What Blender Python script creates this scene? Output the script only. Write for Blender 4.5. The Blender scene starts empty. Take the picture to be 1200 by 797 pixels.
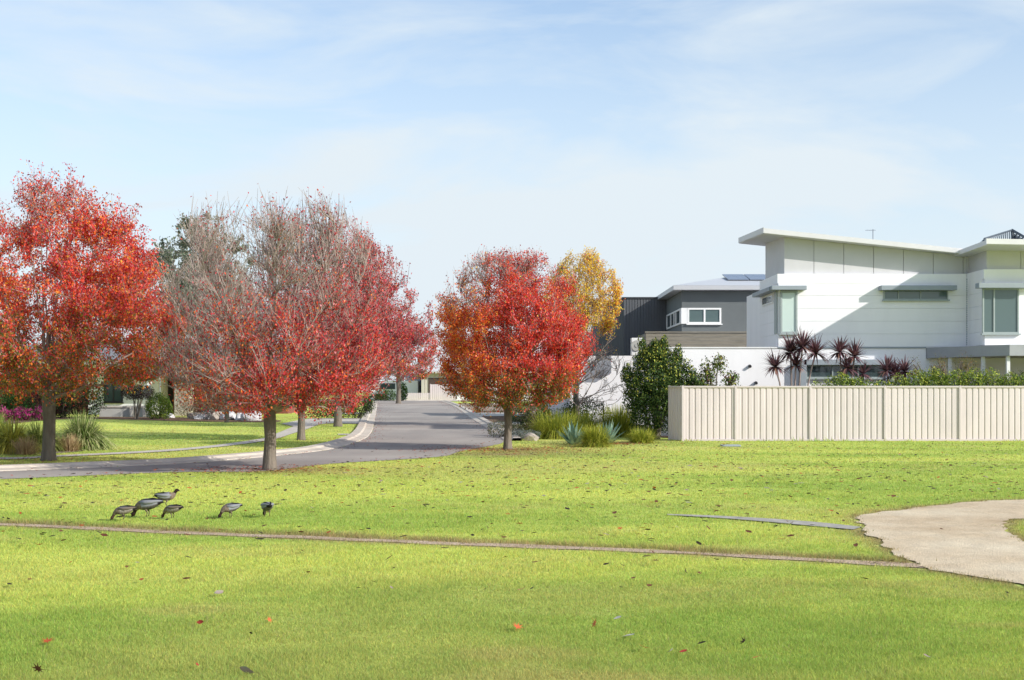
import bpy, bmesh, math, random
import numpy as np
from mathutils import Vector, Matrix
random.seed(7)
RNG = np.random.default_rng(11)
scene = bpy.context.scene
COL = scene.collection
CAMH, HOR, F = 1.6, 459.0, 1500.0
PI = math.pi

# ------------------------------------------------------------------ terrain
def hz(Y):
    Y = np.asarray(Y, float)
    return np.clip((Y - 45.0) / 75.0, 0, 1) * 0.7 + np.clip((Y - 120) / 400, 0, 1) * 1.0
def P(px, py, Y):
    return Vector(((px - 600) / F * Y, Y, CAMH + (HOR - py) / F * Y))
def G(px, py):
    k = (HOR - py) / F
    Y = 10.0
    for _ in range(200):
        z = float(hz(Y)); Yn = (z - CAMH) / k if k < -1e-4 else 400.0
        if Yn < 0 or Yn > 400: Yn = 400.0
        Y = Y * .5 + Yn * .5
    return Vector(((px - 600) / F * Y, Y, float(hz(Y))))
def base(px, Y):
    return Vector(((px - 600) / F * Y, Y, float(hz(Y))))

# ------------------------------------------------------------------ numpy noise
_T = np.random.default_rng(5).random((256, 256))
def vn(x, y):
    x = np.asarray(x, float); y = np.asarray(y, float)
    xi = np.floor(x).astype(int); yi = np.floor(y).astype(int)
    fx = x - xi; fy = y - yi
    fx = fx * fx * (3 - 2 * fx); fy = fy * fy * (3 - 2 * fy)
    a = _T[xi % 256, yi % 256]; b = _T[(xi + 1) % 256, yi % 256]
    c = _T[xi % 256, (yi + 1) % 256]; d = _T[(xi + 1) % 256, (yi + 1) % 256]
    return (a * (1 - fx) + b * fx) * (1 - fy) + (c * (1 - fx) + d * fx) * fy
def fbm(x, y, n=4):
    s = 0; a = .5; t = 0
    for i in range(n):
        s = s + a * vn(x * 2 ** i + 17.3 * i, y * 2 ** i + 9.1 * i); t += a; a *= .5
    return s / t

# ------------------------------------------------------------------ objects
def tag(o, label=None, cat=None, group=None, kind=None):
    if label: o['label'] = label
    if cat: o['category'] = cat
    if group: o['group'] = group
    if kind: o['kind'] = kind
    return o
def thing(name, label, cat, loc, group=None):
    o = bpy.data.objects.new(name, None); COL.objects.link(o)
    o.empty_display_size = .3
    o.location = loc; tag(o, label, cat, group); o['wo'] = tuple(loc)
    return o
def link(name, me, material, parent=None):
    o = bpy.data.objects.new(name, me); COL.objects.link(o)
    if material is not None:
        for m in (material if isinstance(material, (list, tuple)) else [material]):
            me.materials.append(m)
    if parent is not None: o.parent = parent
    return o
def org(parent):
    p = parent
    while p is not None and p.parent is not None: p = p.parent
    return Vector(p['wo']) if (p is not None and 'wo' in p.keys()) else Vector((0, 0, 0))
def mesh_np(name, V, Fc, cols=None, smooth=False):
    """V (n,3); Fc (m,k) int array"""
    me = bpy.data.meshes.new(name)
    V = np.ascontiguousarray(V, dtype=np.float32); Fc = np.ascontiguousarray(Fc, dtype=np.int32)
    m, k = Fc.shape
    me.vertices.add(len(V)); me.vertices.foreach_set('co', V.ravel())
    me.loops.add(m * k); me.loops.foreach_set('vertex_index', Fc.ravel())
    me.polygons.add(m)
    me.polygons.foreach_set('loop_start', np.arange(0, m * k, k, dtype=np.int32))
    if cols is not None:
        at = me.color_attributes.new('col', 'FLOAT_COLOR', 'POINT')
        c4 = np.ones((len(V), 4), dtype=np.float32); c4[:, :3] = cols
        at.data.foreach_set('color', c4.ravel())
    me.update(calc_edges=True)
    if smooth: me.polygons.foreach_set('use_smooth', np.ones(m, dtype=bool))
    return me

class MB:
    def __init__(s): s.v = []; s.f = []; s.c = []
    def add(s, vs, fs, col=None):
        o = len(s.v); s.v += [tuple(v) for v in vs]; s.f += [tuple(i + o for i in f) for f in fs]
        s.c += [col or (1, 1, 1)] * len(vs)
        return s
    def box(s, x0, x1, y0, y1, z0, z1):
        return s.add([(x0, y0, z0), (x1, y0, z0), (x1, y1, z0), (x0, y1, z0), (x0, y0, z1), (x1, y0, z1), (x1, y1, z1), (x0, y1, z1)],
                     [(0, 3, 2, 1), (4, 5, 6, 7), (0, 1, 5, 4), (1, 2, 6, 5), (2, 3, 7, 6), (3, 0, 4, 7)])
    def hexa(s, b, t):
        """b, t: four bottom and four top points, same order"""
        n = len(b)
        fs = [tuple(range(n - 1, -1, -1)), tuple(range(n, 2 * n))] + [(i, (i + 1) % n, n + (i + 1) % n, n + i) for i in range(n)]
        return s.add(list(b) + list(t), fs)
    def prism(s, poly, z0, z1):
        return s.hexa([(x, y, z0) for x, y in poly], [(x, y, z1) for x, y in poly])
    def beam(s, a, b, y0, y1, z0, z1):
        """horizontal wall-like box along the line a->b (xy), offset y0..y1 to its normal"""
        a = Vector(a); b = Vector(b); d = (b - a).normalized(); n = Vector((-d.y, d.x))
        p = [a + n * y0, b + n * y0, b + n * y1, a + n * y1]
        return s.prism([(q.x, q.y) for q in p], z0, z1)
    def tube(s, pts, rad, n=6, cap=True, col=None):
        pts = [Vector(p) for p in pts]; k = len(pts)
        if not hasattr(rad, '__len__'): rad = [rad] * k
        vs = []; up = Vector((.13, .21, .97))
        for i, p in enumerate(pts):
            t = (pts[min(i + 1, k - 1)] - pts[max(i - 1, 0)])
            if t.length < 1e-9: t = Vector((0, 0, 1))
            t.normalize()
            a = t.cross(up)
            if a.length < .05: a = t.cross(Vector((1, 0, 0)))
            a.normalize(); b = t.cross(a)
            for j in range(n):
                w = 2 * PI * j / n
                vs.append(p + (a * math.cos(w) + b * math.sin(w)) * rad[i])
        fs = [(i * n + j, i * n + (j + 1) % n, (i + 1) * n + (j + 1) % n, (i + 1) * n + j) for i in range(k - 1) for j in range(n)]
        if cap: fs += [tuple(range(n - 1, -1, -1)), tuple(range((k - 1) * n, k * n))]
        return s.add(vs, fs, col)
    def build(s, name, material, parent=None, smooth=False, origin=None, bevel=0, cols=False):
        o = org(parent) if parent is not None else (Vector(origin) if origin is not None else Vector((0, 0, 0)))
        me = bpy.data.meshes.new(name)
        me.from_pydata([(x - o.x, y - o.y, z - o.z) for x, y, z in s.v], [], s.f)
        if cols:
            at = me.color_attributes.new('col', 'FLOAT_COLOR', 'POINT')
            at.data.foreach_set('color', np.array([(*c, 1) for c in s.c], dtype=np.float32).ravel())
        me.update()
        bm = bmesh.new(); bm.from_mesh(me); bmesh.ops.recalc_face_normals(bm, faces=bm.faces); bm.to_mesh(me); bm.free()
        if smooth: me.polygons.foreach_set('use_smooth', [True] * len(me.polygons))
        ob = link(name, me, material, parent)
        if parent is None and origin is not None: ob.location = o; ob['wo'] = tuple(o)
        if bevel:
            md = ob.modifiers.new('bevel', 'BEVEL'); md.width = bevel; md.segments = 2; md.limit_method = 'ANGLE'
        return ob

# ------------------------------------------------------------------ materials
def lin(r, g, b):
    f = lambda c: (c / 255 / 12.92) if c / 255 <= .04045 else ((c / 255 + .055) / 1.055) ** 2.4
    return (f(r), f(g), f(b))
def newmat(name):
    m = bpy.data.materials.new(name); m.use_nodes = True
    nt = m.node_tree; nt.nodes.clear()
    out = nt.nodes.new('ShaderNodeOutputMaterial')
    return m, nt, out
def mat(name, col, rough=.7, var=.12, scale=4.0, bump=.1, bscale=40., metal=0., spec=.3, stretch=(1, 1, 1), col2=None, dist=.004):
    m, nt, out = newmat(name); N = nt.nodes; L = nt.links
    b = N.new('ShaderNodeBsdfPrincipled'); L.new(b.outputs[0], out.inputs[0])
    b.inputs['Roughness'].default_value = rough; b.inputs['Metallic'].default_value = metal
    b.inputs['Specular IOR Level'].default_value = spec
    tc = N.new('ShaderNodeTexCoord'); mp = N.new('ShaderNodeMapping'); mp.inputs['Scale'].default_value = stretch
    L.new(tc.outputs['Object'], mp.inputs[0])
    n1 = N.new('ShaderNodeTexNoise'); n1.inputs['Scale'].default_value = scale; n1.inputs['Detail'].default_value = 8; n1.inputs['Roughness'].default_value = .65
    L.new(mp.outputs[0], n1.inputs['Vector'])
    cr = N.new('ShaderNodeMix'); cr.data_type = 'RGBA'
    c2 = col2 or tuple(min(1, c * (1 + var)) for c in col); c1 = col if col2 else tuple(c * (1 - var) for c in col)
    cr.inputs[6].default_value = (*c1, 1); cr.inputs[7].default_value = (*c2, 1)
    rg = N.new('ShaderNodeMapRange'); rg.inputs[1].default_value = .3; rg.inputs[2].default_value = .7
    L.new(n1.outputs[0], rg.inputs[0]); L.new(rg.outputs[0], cr.inputs[0]); L.new(cr.outputs[2], b.inputs['Base Color'])
    if bump:
        n2 = N.new('ShaderNodeTexNoise'); n2.inputs['Scale'].default_value = bscale; n2.inputs['Detail'].default_value = 4
        L.new(mp.outputs[0], n2.inputs['Vector'])
        bp = N.new('ShaderNodeBump'); bp.inputs['Strength'].default_value = bump; bp.inputs['Distance'].default_value = dist * 5
        L.new(n2.outputs[0], bp.inputs['Height']); L.new(bp.outputs[0], b.inputs['Normal'])
    return m
def colmat(name, rough=.6, trans=.3, spec=.25, bump=0, tint=(1, 1, 1)):
    """colour from the per-leaf attribute, some light passing through"""
    m, nt, out = newmat(name); N = nt.nodes; L = nt.links
    a = N.new('ShaderNodeAttribute'); a.attribute_name = 'col'
    b = N.new('ShaderNodeBsdfPrincipled'); b.inputs['Roughness'].default_value = rough; b.inputs['Specular IOR Level'].default_value = spec
    L.new(a.outputs['Color'], b.inputs['Base Color'])
    if bump:
        tc = N.new('ShaderNodeTexCoord'); n2 = N.new('ShaderNodeTexNoise'); n2.inputs['Scale'].default_value = bump; n2.inputs['Detail'].default_value = 6
        L.new(tc.outputs['Object'], n2.inputs['Vector'])
        bp = N.new('ShaderNodeBump'); bp.inputs['Strength'].default_value = .5; bp.inputs['Distance'].default_value = .03
        L.new(n2.outputs[0], bp.inputs['Height']); L.new(bp.outputs[0], b.inputs['Normal'])
    if trans:
        t = N.new('ShaderNodeBsdfTranslucent'); L.new(a.outputs['Color'], t.inputs['Color'])
        mx = N.new('ShaderNodeMixShader'); mx.inputs[0].default_value = trans
        L.new(b.outputs[0], mx.inputs[1]); L.new(t.outputs[0], mx.inputs[2]); L.new(mx.outputs[0], out.inputs[0])
    else: L.new(b.outputs[0], out.inputs[0])
    return m

M = {}
M['leaf'] = colmat('leaf', .4, .47, .4)
M['green_leaf'] = colmat('green_leaf', .7, .22, .1)
M['blade'] = colmat('grass_blade', .6, .45, .15)
M['lawn'] = colmat('lawn_soil', .95, 0, .05, bump=14)
M['litter'] = colmat('dry_leaf', .7, .15, .2)
M['duck'] = colmat('feather', .75, 0, .15)
M['bark'] = mat('bark', (.17, .145, .12), .9, .35, 6, .8, 26, stretch=(1, 1, .22), spec=.1, dist=.008)
M['twig'] = mat('twig_bark', (.31, .25, .225), .85, .25, 5, 0, spec=.15)
M['white'] = mat('white_cladding', (.85, .85, .87), .55, .045, 1.0, .05, 30, stretch=(1, 1, .22))
M['render'] = mat('white_render', (.85, .84, .86), .8, .05, .8, .25, 60, stretch=(1, 1, .3))
M['clerestory'] = mat('pale_grey_sheet', (.57, .565, .59), .6, .05, 1.0, .04, 30)
M['roofedge'] = mat('pale_roof_sheet', (.67, .66, .68), .5, .05, 1.2, .04, 30)
M['awning'] = mat('blue_grey_metal', (.30, .34, .38), .5, .05, 2, .03, 30)
M['canopy'] = mat('grey_fibre_cement', (.36, .37, .39), .7, .08, 2.5, .06, 30)
M['frame'] = mat('window_frame_grey', (.34, .39, .39), .45, .04, 3, 0)
M['wframe'] = mat('window_frame_white', (.78, .78, .78), .45, .04, 3, 0)
M['greywall'] = mat('charcoal_render', (.135, .15, .155), .8, .06, 1.2, .15, 50)
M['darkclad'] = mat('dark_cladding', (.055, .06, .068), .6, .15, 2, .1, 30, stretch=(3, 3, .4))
M['darkclad_lit'] = mat('dark_cladding_lit', (.11, .115, .125), .6, .12, 2, .1, 30, stretch=(3, 3, .4))  # lighter copy of the same cladding, sunlight put into the front's colour
M['timber'] = mat('weathered_board', (.24, .22, .18), .8, .2, 3, .15, 20, stretch=(.5, .5, 5))
M['lightroof'] = mat('pale_metal_roof', (.50, .51, .53), .4, .04, 1, .03, 20)
M['solar'] = mat('solar_panel', (.16, .19, .25), .25, .1, 2, 0, spec=.6)
M['rack'] = mat('rack_metal', (.10, .12, .14), .4, .15, 4, 0, metal=.3)
M['cream'] = mat('cream_steel', (.665, .585, .59), .5, .08, 1.2, .04, 40, stretch=(1, 1, .3))
M['cream_post'] = mat('cream_steel_post', (.60, .53, .53), .5, .05, 2, .04, 40)
M['concrete'] = mat('concrete', (.50, .46, .40), .9, .16, 2.0, .3, 60, spec=.15)
M['kerb'] = mat('kerb_concrete', (.52, .46, .39), .9, .22, 1.2, .3, 60, spec=.15)
M['strip'] = mat('grey_drain_concrete', (.37, .35, .31), .95, .25, 6, .3, 60, spec=.03)
M['mulch'] = mat('bark_mulch', (.20, .13, .09), .95, .4, 9, 1., 45, spec=.05, dist=.012)
M['mulchl'] = mat('pale_gravel_bed', (.34, .27, .21), .95, .3, 5, .9, 60, spec=.05, dist=.01)
M['stone'] = mat('rubble_stone', (.36, .33, .27), .9, .35, 9, .9, 9, spec=.1, dist=.02)
M['rock'] = mat('garden_rock', (.40, .35, .30), .9, .3, 5, .8, 14, spec=.1, dist=.02)
M['rockw'] = mat('pale_garden_rock', (.55, .54, .55), .9, .25, 5, .8, 14, spec=.1, dist=.02)
M['dark'] = mat('dark_interior', (.03, .03, .035), .6, .2, 2, 0)
M['garage'] = mat('brown_garage_door', (.075, .05, .045), .6, .12, 2, .05, 30)
M['brick'] = mat('red_brick', (.22, .08, .06), .9, .25, 8, .3, 30)
M['beige'] = mat('beige_render', (.50, .47, .42), .85, .06, 1, .2, 50)
M['greyrender'] = mat('grey_render', (.42, .42, .40), .85, .08, 1, .2, 50)
M['tile'] = mat('grey_roof_tile', (.20, .20, .21), .7, .15, 3, .3, 12)
M['blue'] = mat('blue_door_paint', (.03, .05, .12), .4, .1, 2, 0)
M['curtain'] = mat('pale_blind', (.60, .68, .66), .8, .03, 1, 0)

def glass(name, col, rough=.06):
    m, nt, out = newmat(name); N = nt.nodes; L = nt.links
    b = N.new('ShaderNodeBsdfPrincipled'); L.new(b.outputs[0], out.inputs[0])
    b.inputs['Base Color'].default_value = (*col, 1); b.inputs['Roughness'].default_value = rough
    b.inputs['Specular IOR Level'].default_value = .8; b.inputs['IOR'].default_value = 1.5
    tc = N.new('ShaderNodeTexCoord'); n = N.new('ShaderNodeTexNoise'); n.inputs['Scale'].default_value = 1.3
    L.new(tc.outputs['Object'], n.inputs['Vector'])
    bp = N.new('ShaderNodeBump'); bp.inputs['Strength'].default_value = .08; bp.inputs['Distance'].default_value = .02
    L.new(n.outputs[0], bp.inputs['Height']); L.new(bp.outputs[0], b.inputs['Normal'])
    return m
M['glass'] = glass('window_glass', (.05, .075, .08))
M['glassg'] = glass('green_tinted_glass', (.10, .145, .145))
M['glassp'] = glass('pale_blind_glass', (.55, .66, .62), .15)

def asphalt():
    m, nt, out = newmat('asphalt'); N = nt.nodes; L = nt.links
    b = N.new('ShaderNodeBsdfPrincipled'); L.new(b.outputs[0], out.inputs[0]); b.inputs['Roughness'].default_value = .95
    b.inputs['Specular IOR Level'].default_value = .06
    tc = N.new('ShaderNodeTexCoord')
    mp = N.new('ShaderNodeMapping'); mp.inputs['Scale'].default_value = (.5, .12, 1); L.new(tc.outputs['Object'], mp.inputs[0])
    n1 = N.new('ShaderNodeTexNoise'); n1.inputs['Scale'].default_value = 1.0; n1.inputs['Detail'].default_value = 5; L.new(mp.outputs[0], n1.inputs['Vector'])
    mp2 = N.new('ShaderNodeMapping'); mp2.inputs['Scale'].default_value = (.12, .5, 1); L.new(tc.outputs['Object'], mp2.inputs[0])
    n2 = N.new('ShaderNodeTexNoise'); n2.inputs['Scale'].default_value = .6; n2.inputs['Detail'].default_value = 4; L.new(mp2.outputs[0], n2.inputs['Vector'])
    n3 = N.new('ShaderNodeTexNoise'); n3.inputs['Scale'].default_value = 160; n3.inputs['Detail'].default_value = 2; L.new(tc.outputs['Object'], n3.inputs['Vector'])
    r = N.new('ShaderNodeValToRGB'); r.color_ramp.elements[0].position = .33; r.color_ramp.elements[1].position = .68
    r.color_ramp.elements[0].color = (.31, .28, .26, 1); r.color_ramp.elements[1].color = (.50, .45, .40, 1)
    ad = N.new('ShaderNodeMath'); ad.operation = 'ADD'; L.new(n1.outputs[0], ad.inputs[0]); L.new(n2.outputs[0], ad.inputs[1])
    hf = N.new('ShaderNodeMath'); hf.operation = 'MULTIPLY'; hf.inputs[1].default_value = .5; L.new(ad.outputs[0], hf.inputs[0])
    L.new(hf.outputs[0], r.inputs[0])
    mx = N.new('ShaderNodeMix'); mx.data_type = 'RGBA'; mx.blend_type = 'MULTIPLY'; mx.inputs[0].default_value = .35
    L.new(r.outputs[0], mx.inputs[6]); L.new(n3.outputs[0], mx.inputs[7]); L.new(mx.outputs[2], b.inputs['Base Color'])
    bp = N.new('ShaderNodeBump'); bp.inputs['Strength'].default_value = .4; bp.inputs['Distance'].default_value = .01
    L.new(n3.outputs[0], bp.inputs['Height']); L.new(bp.outputs[0], b.inputs['Normal'])
    return m
M['asphalt'] = asphalt()
def gravel():
    m, nt, out = newmat('gravel_path'); N = nt.nodes; L = nt.links
    b = N.new('ShaderNodeBsdfPrincipled'); L.new(b.outputs[0], out.inputs[0]); b.inputs['Roughness'].default_value = .95
    b.inputs['Specular IOR Level'].default_value = .1
    tc = N.new('ShaderNodeTexCoord')
    n1 = N.new('ShaderNodeTexNoise'); n1.inputs['Scale'].default_value = .55; n1.inputs['Detail'].default_value = 7; n1.inputs['Roughness'].default_value = .6; L.new(tc.outputs['Object'], n1.inputs['Vector'])
    r = N.new('ShaderNodeValToRGB'); e = r.color_ramp.elements
    e[0].position = .32; e[0].color = (.50, .37, .235, 1); e[1].position = .7; e[1].color = (.74, .635, .465, 1)
    x = e.new(.5); x.color = (.64, .515, .355, 1); L.new(n1.outputs[0], r.inputs[0])
    v = N.new('ShaderNodeTexVoronoi'); v.inputs['Scale'].default_value = 70; L.new(tc.outputs['Object'], v.inputs['Vector'])
    mr = N.new('ShaderNodeMapRange'); mr.inputs[3].default_value = .72; mr.inputs[4].default_value = 1.12; L.new(v.outputs['Color'], mr.inputs[0])
    mx = N.new('ShaderNodeMix'); mx.data_type = 'RGBA'; mx.blend_type = 'MULTIPLY'; mx.inputs[0].default_value = .8
    L.new(r.outputs[0], mx.inputs[6]); L.new(mr.outputs[0], mx.inputs[7]); L.new(mx.outputs[2], b.inputs['Base Color'])
    bp = N.new('ShaderNodeBump'); bp.inputs['Strength'].default_value = .6; bp.inputs['Distance'].default_value = .012
    L.new(v.outputs[0], bp.inputs['Height'])
    n4 = N.new('ShaderNodeTexNoise'); n4.inputs['Scale'].default_value = 3; L.new(tc.outputs['Object'], n4.inputs['Vector'])
    bp2 = N.new('ShaderNodeBump'); bp2.inputs['Strength'].default_value = .5; bp2.inputs['Distance'].default_value = .06
    L.new(n4.outputs[0], bp2.inputs['Height']); L.new(bp.outputs[0], bp2.inputs['Normal']); L.new(bp2.outputs[0], b.inputs['Normal'])
    return m
M['gravel'] = gravel()
M['dirt'] = mat('trodden_dirt', (.42, .30, .20), .95, .3, 3, 1., 40, spec=.05, dist=.01, col2=(.66, .52, .38))
M['glassm'] = glass('pale_blind_pane', (.30, .38, .37))

# ------------------------------------------------------------------ camera, light, sky
cam = bpy.data.cameras.new('camera'); co = bpy.data.objects.new('camera', cam); COL.objects.link(co)
co.location = (0, 0, CAMH); co.rotation_euler = (PI / 2, 0, 0)
cam.sensor_width = 36; cam.lens = 45; cam.shift_y = (HOR - 398.5) / 1200
cam.clip_start = .1; cam.clip_end = 3000
scene.camera = co
D = Vector((-1.0, .55, -.60)).normalized()       # direction the sunlight travels
sl = bpy.data.lights.new('sun', 'SUN'); so = bpy.data.objects.new('sun', sl); COL.objects.link(so)
sl.energy = 2.75; sl.angle = math.radians(.6); sl.color = (1, .95, .87)
so.rotation_euler = D.to_track_quat('-Z', 'Y').to_euler(); so.location = (30, -20, 30)
S = -D
w = bpy.data.worlds.new('World'); scene.world = w; w.use_nodes = True
nt = w.node_tree; nt.nodes.clear(); N = nt.nodes; L = nt.links
wo = N.new('ShaderNodeOutputWorld'); bg = N.new('ShaderNodeBackground'); L.new(bg.outputs[0], wo.inputs[0])
sk = N.new('ShaderNodeTexSky'); sk.sky_type = 'NISHITA'; sk.sun_disc = False
sk.sun_elevation = math.asin(S.z); sk.sun_rotation = math.atan2(S.x, S.y)
sk.altitude = 200; sk.air_density = 1.0; sk.dust_density = 1.2; sk.ozone_density = 1.5
bg.inputs['Strength'].default_value = .15
tc = N.new('ShaderNodeTexCoord')
mp = N.new('ShaderNodeMapping'); mp.inputs['Scale'].default_value = (4.2, 4.2, 16); mp.inputs['Rotation'].default_value = (0, .10, 0)
L.new(tc.outputs['Generated'], mp.inputs[0])
n1 = N.new('ShaderNodeTexNoise'); n1.inputs['Scale'].default_value = 1.0; n1.inputs['Detail'].default_value = 7; n1.inputs['Roughness'].default_value = .55; n1.inputs['Distortion'].default_value = .4
L.new(mp.outputs[0], n1.inputs['Vector'])
r = N.new('ShaderNodeMapRange'); r.inputs[1].default_value = .44; r.inputs[2].default_value = .74; r.inputs[3].default_value = .16; r.inputs[4].default_value = .86
L.new(n1.outputs[0], r.inputs[0])
# the veil of high cloud thickens towards the horizon
sx = N.new('ShaderNodeSeparateXYZ'); L.new(tc.outputs['Generated'], sx.inputs[0])
hr = N.new('ShaderNodeMapRange'); hr.inputs[1].default_value = 0; hr.inputs[2].default_value = .31; hr.inputs[3].default_value = .92; hr.inputs[4].default_value = 0
L.new(sx.outputs[2], hr.inputs[0])
ad = N.new('ShaderNodeMath'); ad.operation = 'ADD'; ad.use_clamp = True; L.new(r.outputs[0], ad.inputs[0]); L.new(hr.outputs[0], ad.inputs[1])
mx = N.new('ShaderNodeMix'); mx.data_type = 'RGBA'; L.new(ad.outputs[0], mx.inputs[0])
tn = N.new('ShaderNodeMix'); tn.data_type = 'RGBA'; tn.blend_type = 'MULTIPLY'; tn.inputs[0].default_value = 1; tn.inputs[7].default_value = (.72, .745, .76, 1)
L.new(sk.outputs[0], tn.inputs[6]); L.new(tn.outputs[2], mx.inputs[6]); mx.inputs[7].default_value = (2.75, 3.06, 3.28, 1)
L.new(mx.outputs[2], bg.inputs['Color'])
vs = scene.view_settings; vs.view_transform = 'Standard'; vs.look = 'None'; vs.gamma = 1; vs.exposure = .93
# ================================================================== GROUND
def smooth(pts, n=6, closed=False):
    P_ = [Vector(p) for p in pts]; out = []; m = len(P_)
    rng_ = range(m if closed else m - 1)
    for i in rng_:
        if closed: p0, p1, p2, p3 = P_[(i - 1) % m], P_[i], P_[(i + 1) % m], P_[(i + 2) % m]
        else: p0, p1, p2, p3 = P_[max(i - 1, 0)], P_[i], P_[i + 1], P_[min(i + 2, m - 1)]
        for k in range(n):
            t = k / n
            out.append(.5 * ((2 * p1) + (p2 - p0) * t + (2 * p0 - 5 * p1 + 4 * p2 - p3) * t * t + (3 * p1 - p0 - 3 * p2 + p3) * t ** 3))
    if not closed: out.append(P_[-1])
    return out
def gp(pix, n=6, closed=False):
    q = [G(*p) for p in pix]
    return [(v.x, v.y) for v in smooth([Vector((a.x, a.y)) for a in q], n, closed)]
def inpoly(X, Y, poly):
    X = np.asarray(X); Y = np.asarray(Y); c = np.zeros(X.shape, bool); n = len(poly); j = n - 1
    for i in range(n):
        xi, yi = poly[i]; xj, yj = poly[j]
        if yi != yj:
            c ^= ((yi > Y) != (yj > Y)) & (X < (xj - xi) * (Y - yi) / (yj - yi) + xi)
        j = i
    return c
POLYS = {}
def sheet(name, poly, off, material, holes=()):
    POLYS[name] = poly
    bm = bmesh.new()
    es = []
    for pl in [poly] + list(holes):
        vs_ = [bm.verts.new((x, y, 0)) for x, y in pl]
        es += [bm.edges.new((vs_[i], vs_[(i + 1) % len(vs_)])) for i in range(len(vs_))]
    bmesh.ops.triangle_fill(bm, use_beauty=True, edges=es)
    for k in (45, 120):
        bmesh.ops.bisect_plane(bm, geom=bm.verts[:] + bm.edges[:] + bm.faces[:], plane_co=(0, k, 0), plane_no=(0, 1, 0))
    for v in bm.verts: v.co.z = float(hz(v.co.y)) + off
    bmesh.ops.recalc_face_normals(bm, faces=bm.faces)
    for f in bm.faces:
        if f.normal.z < 0: f.normal_flip()
    me = bpy.data.meshes.new(name); bm.to_mesh(me); bm.free()
    o = link(name, me, material); o['kind'] = 'structure'
    return o

# --- outlines read on the ground
near_edge = [(-500, 580), (-200, 569), (0, 562), (200, 554), (307, 552.5), (387, 544), (467, 539), (520, 535), (541, 529), (584, 521), (591, 517)]
right_kerb = [(591, 517), (585, 512), (574, 504), (556, 493), (540, 481.5), (529, 475), (517, 470.6)]
left_kerb = [(442, 470.6), (441, 480), (438, 495), (434, 508), (420, 517.5), (387, 527), (340, 533), (299, 537), (200, 544.5), (0, 553), (-200, 560), (-500, 571)]
NE = gp(near_edge); RK = gp(right_kerb); LK = gp(left_kerb)
cross = [(G(700, 470.6).x, 119.0), (60, 119), (60, 124.2), (-60, 124.2), (-60, 119)]
road_poly = NE + RK[1:] + [(RK[-1][0], 119), (60, 119), (60, 124.3), (-60, 124.3), (-60, 119), (LK[0][0], 119)] + LK
sheet('road', road_poly, .010, M['asphalt'])

# lawn colours, shared by the soil sheet and the blades
track_px = [(-300, 602), (0, 615), (200, 624), (400, 632.5), (600, 640), (800, 648.5), (960, 657), (1080, 664)]
TR = gp(track_px, 8); TRx = np.array([p[0] for p in TR]); TRy = np.array([p[1] for p in TR])
outer = [(1084, 666), (1058, 655), (1035, 640), (1018, 625), (1006, 611), (1010, 605), (1040, 600), (1090, 594), (1140, 589), (1200, 586), (1300, 583), (1500, 583)]
lower = [(1500, 760), (1300, 708), (1200, 687), (1140, 676), (1084, 666)]
isl = [(1178, 620), (1176, 616), (1186, 611), (1210, 608), (1300, 605), (1400, 610), (1400, 640), (1300, 645), (1230, 640), (1195, 632)]
PATH = gp(outer, 14) + gp(lower, 14)[1:-1]; ISL = gp(isl, 12, True)
def rough_edge(pl, amp): return [(x + amp * (2 * float(vn(x * 4.1, y * 4.1)) - 1) + amp * .6 * (2 * float(vn(x * 11, y * 11 + 5)) - 1), y + amp * (2 * float(vn(x * 4.3 + 60, y * 4.3)) - 1)) for x, y in pl]
PATH = rough_edge(PATH, .065); ISL = rough_edge(ISL, .07)
def edge_dist(X, Y):
    out = np.full(X.shape, 9.); m = (X > 2.5) & (Y > 8) & (Y < 22); x = X[m]; y = Y[m]; dd = np.full(x.shape, 9.)
    for pl in (PATH, ISL):
        for i in range(0, len(pl), 2):
            ax, ay = pl[i]; bx, by = pl[(i + 2) % len(pl)]; lx, ly = bx - ax, by - ay; L2 = lx * lx + ly * ly + 1e-9
            t = np.clip(((x - ax) * lx + (y - ay) * ly) / L2, 0, 1); dd = np.minimum(dd, np.hypot(x - ax - t * lx, y - ay - t * ly))
    out[m] = dd; return out
TRK = [(x, y + .5 * (.24 + .05 * math.sin(x * 2.1) + .05 * math.sin(x * 5.3 + 1))) for x, y in TR] + \
      [(x, y - .5 * (.26 + .06 * math.sin(x * 1.7 + 2) + .05 * math.sin(x * 6.1))) for x, y in reversed(TR)]
STRIP = gp([(782, 603.6), (860, 606.5), (950, 612.5), (1010, 619)], 3) + gp([(1000, 622), (950, 617.5), (860, 609.5), (782, 604.8)], 3)
GAR = [G(592, 508), G(640, 507.5), G(760, 503), G(786, 511), G(800, 512)]
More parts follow.
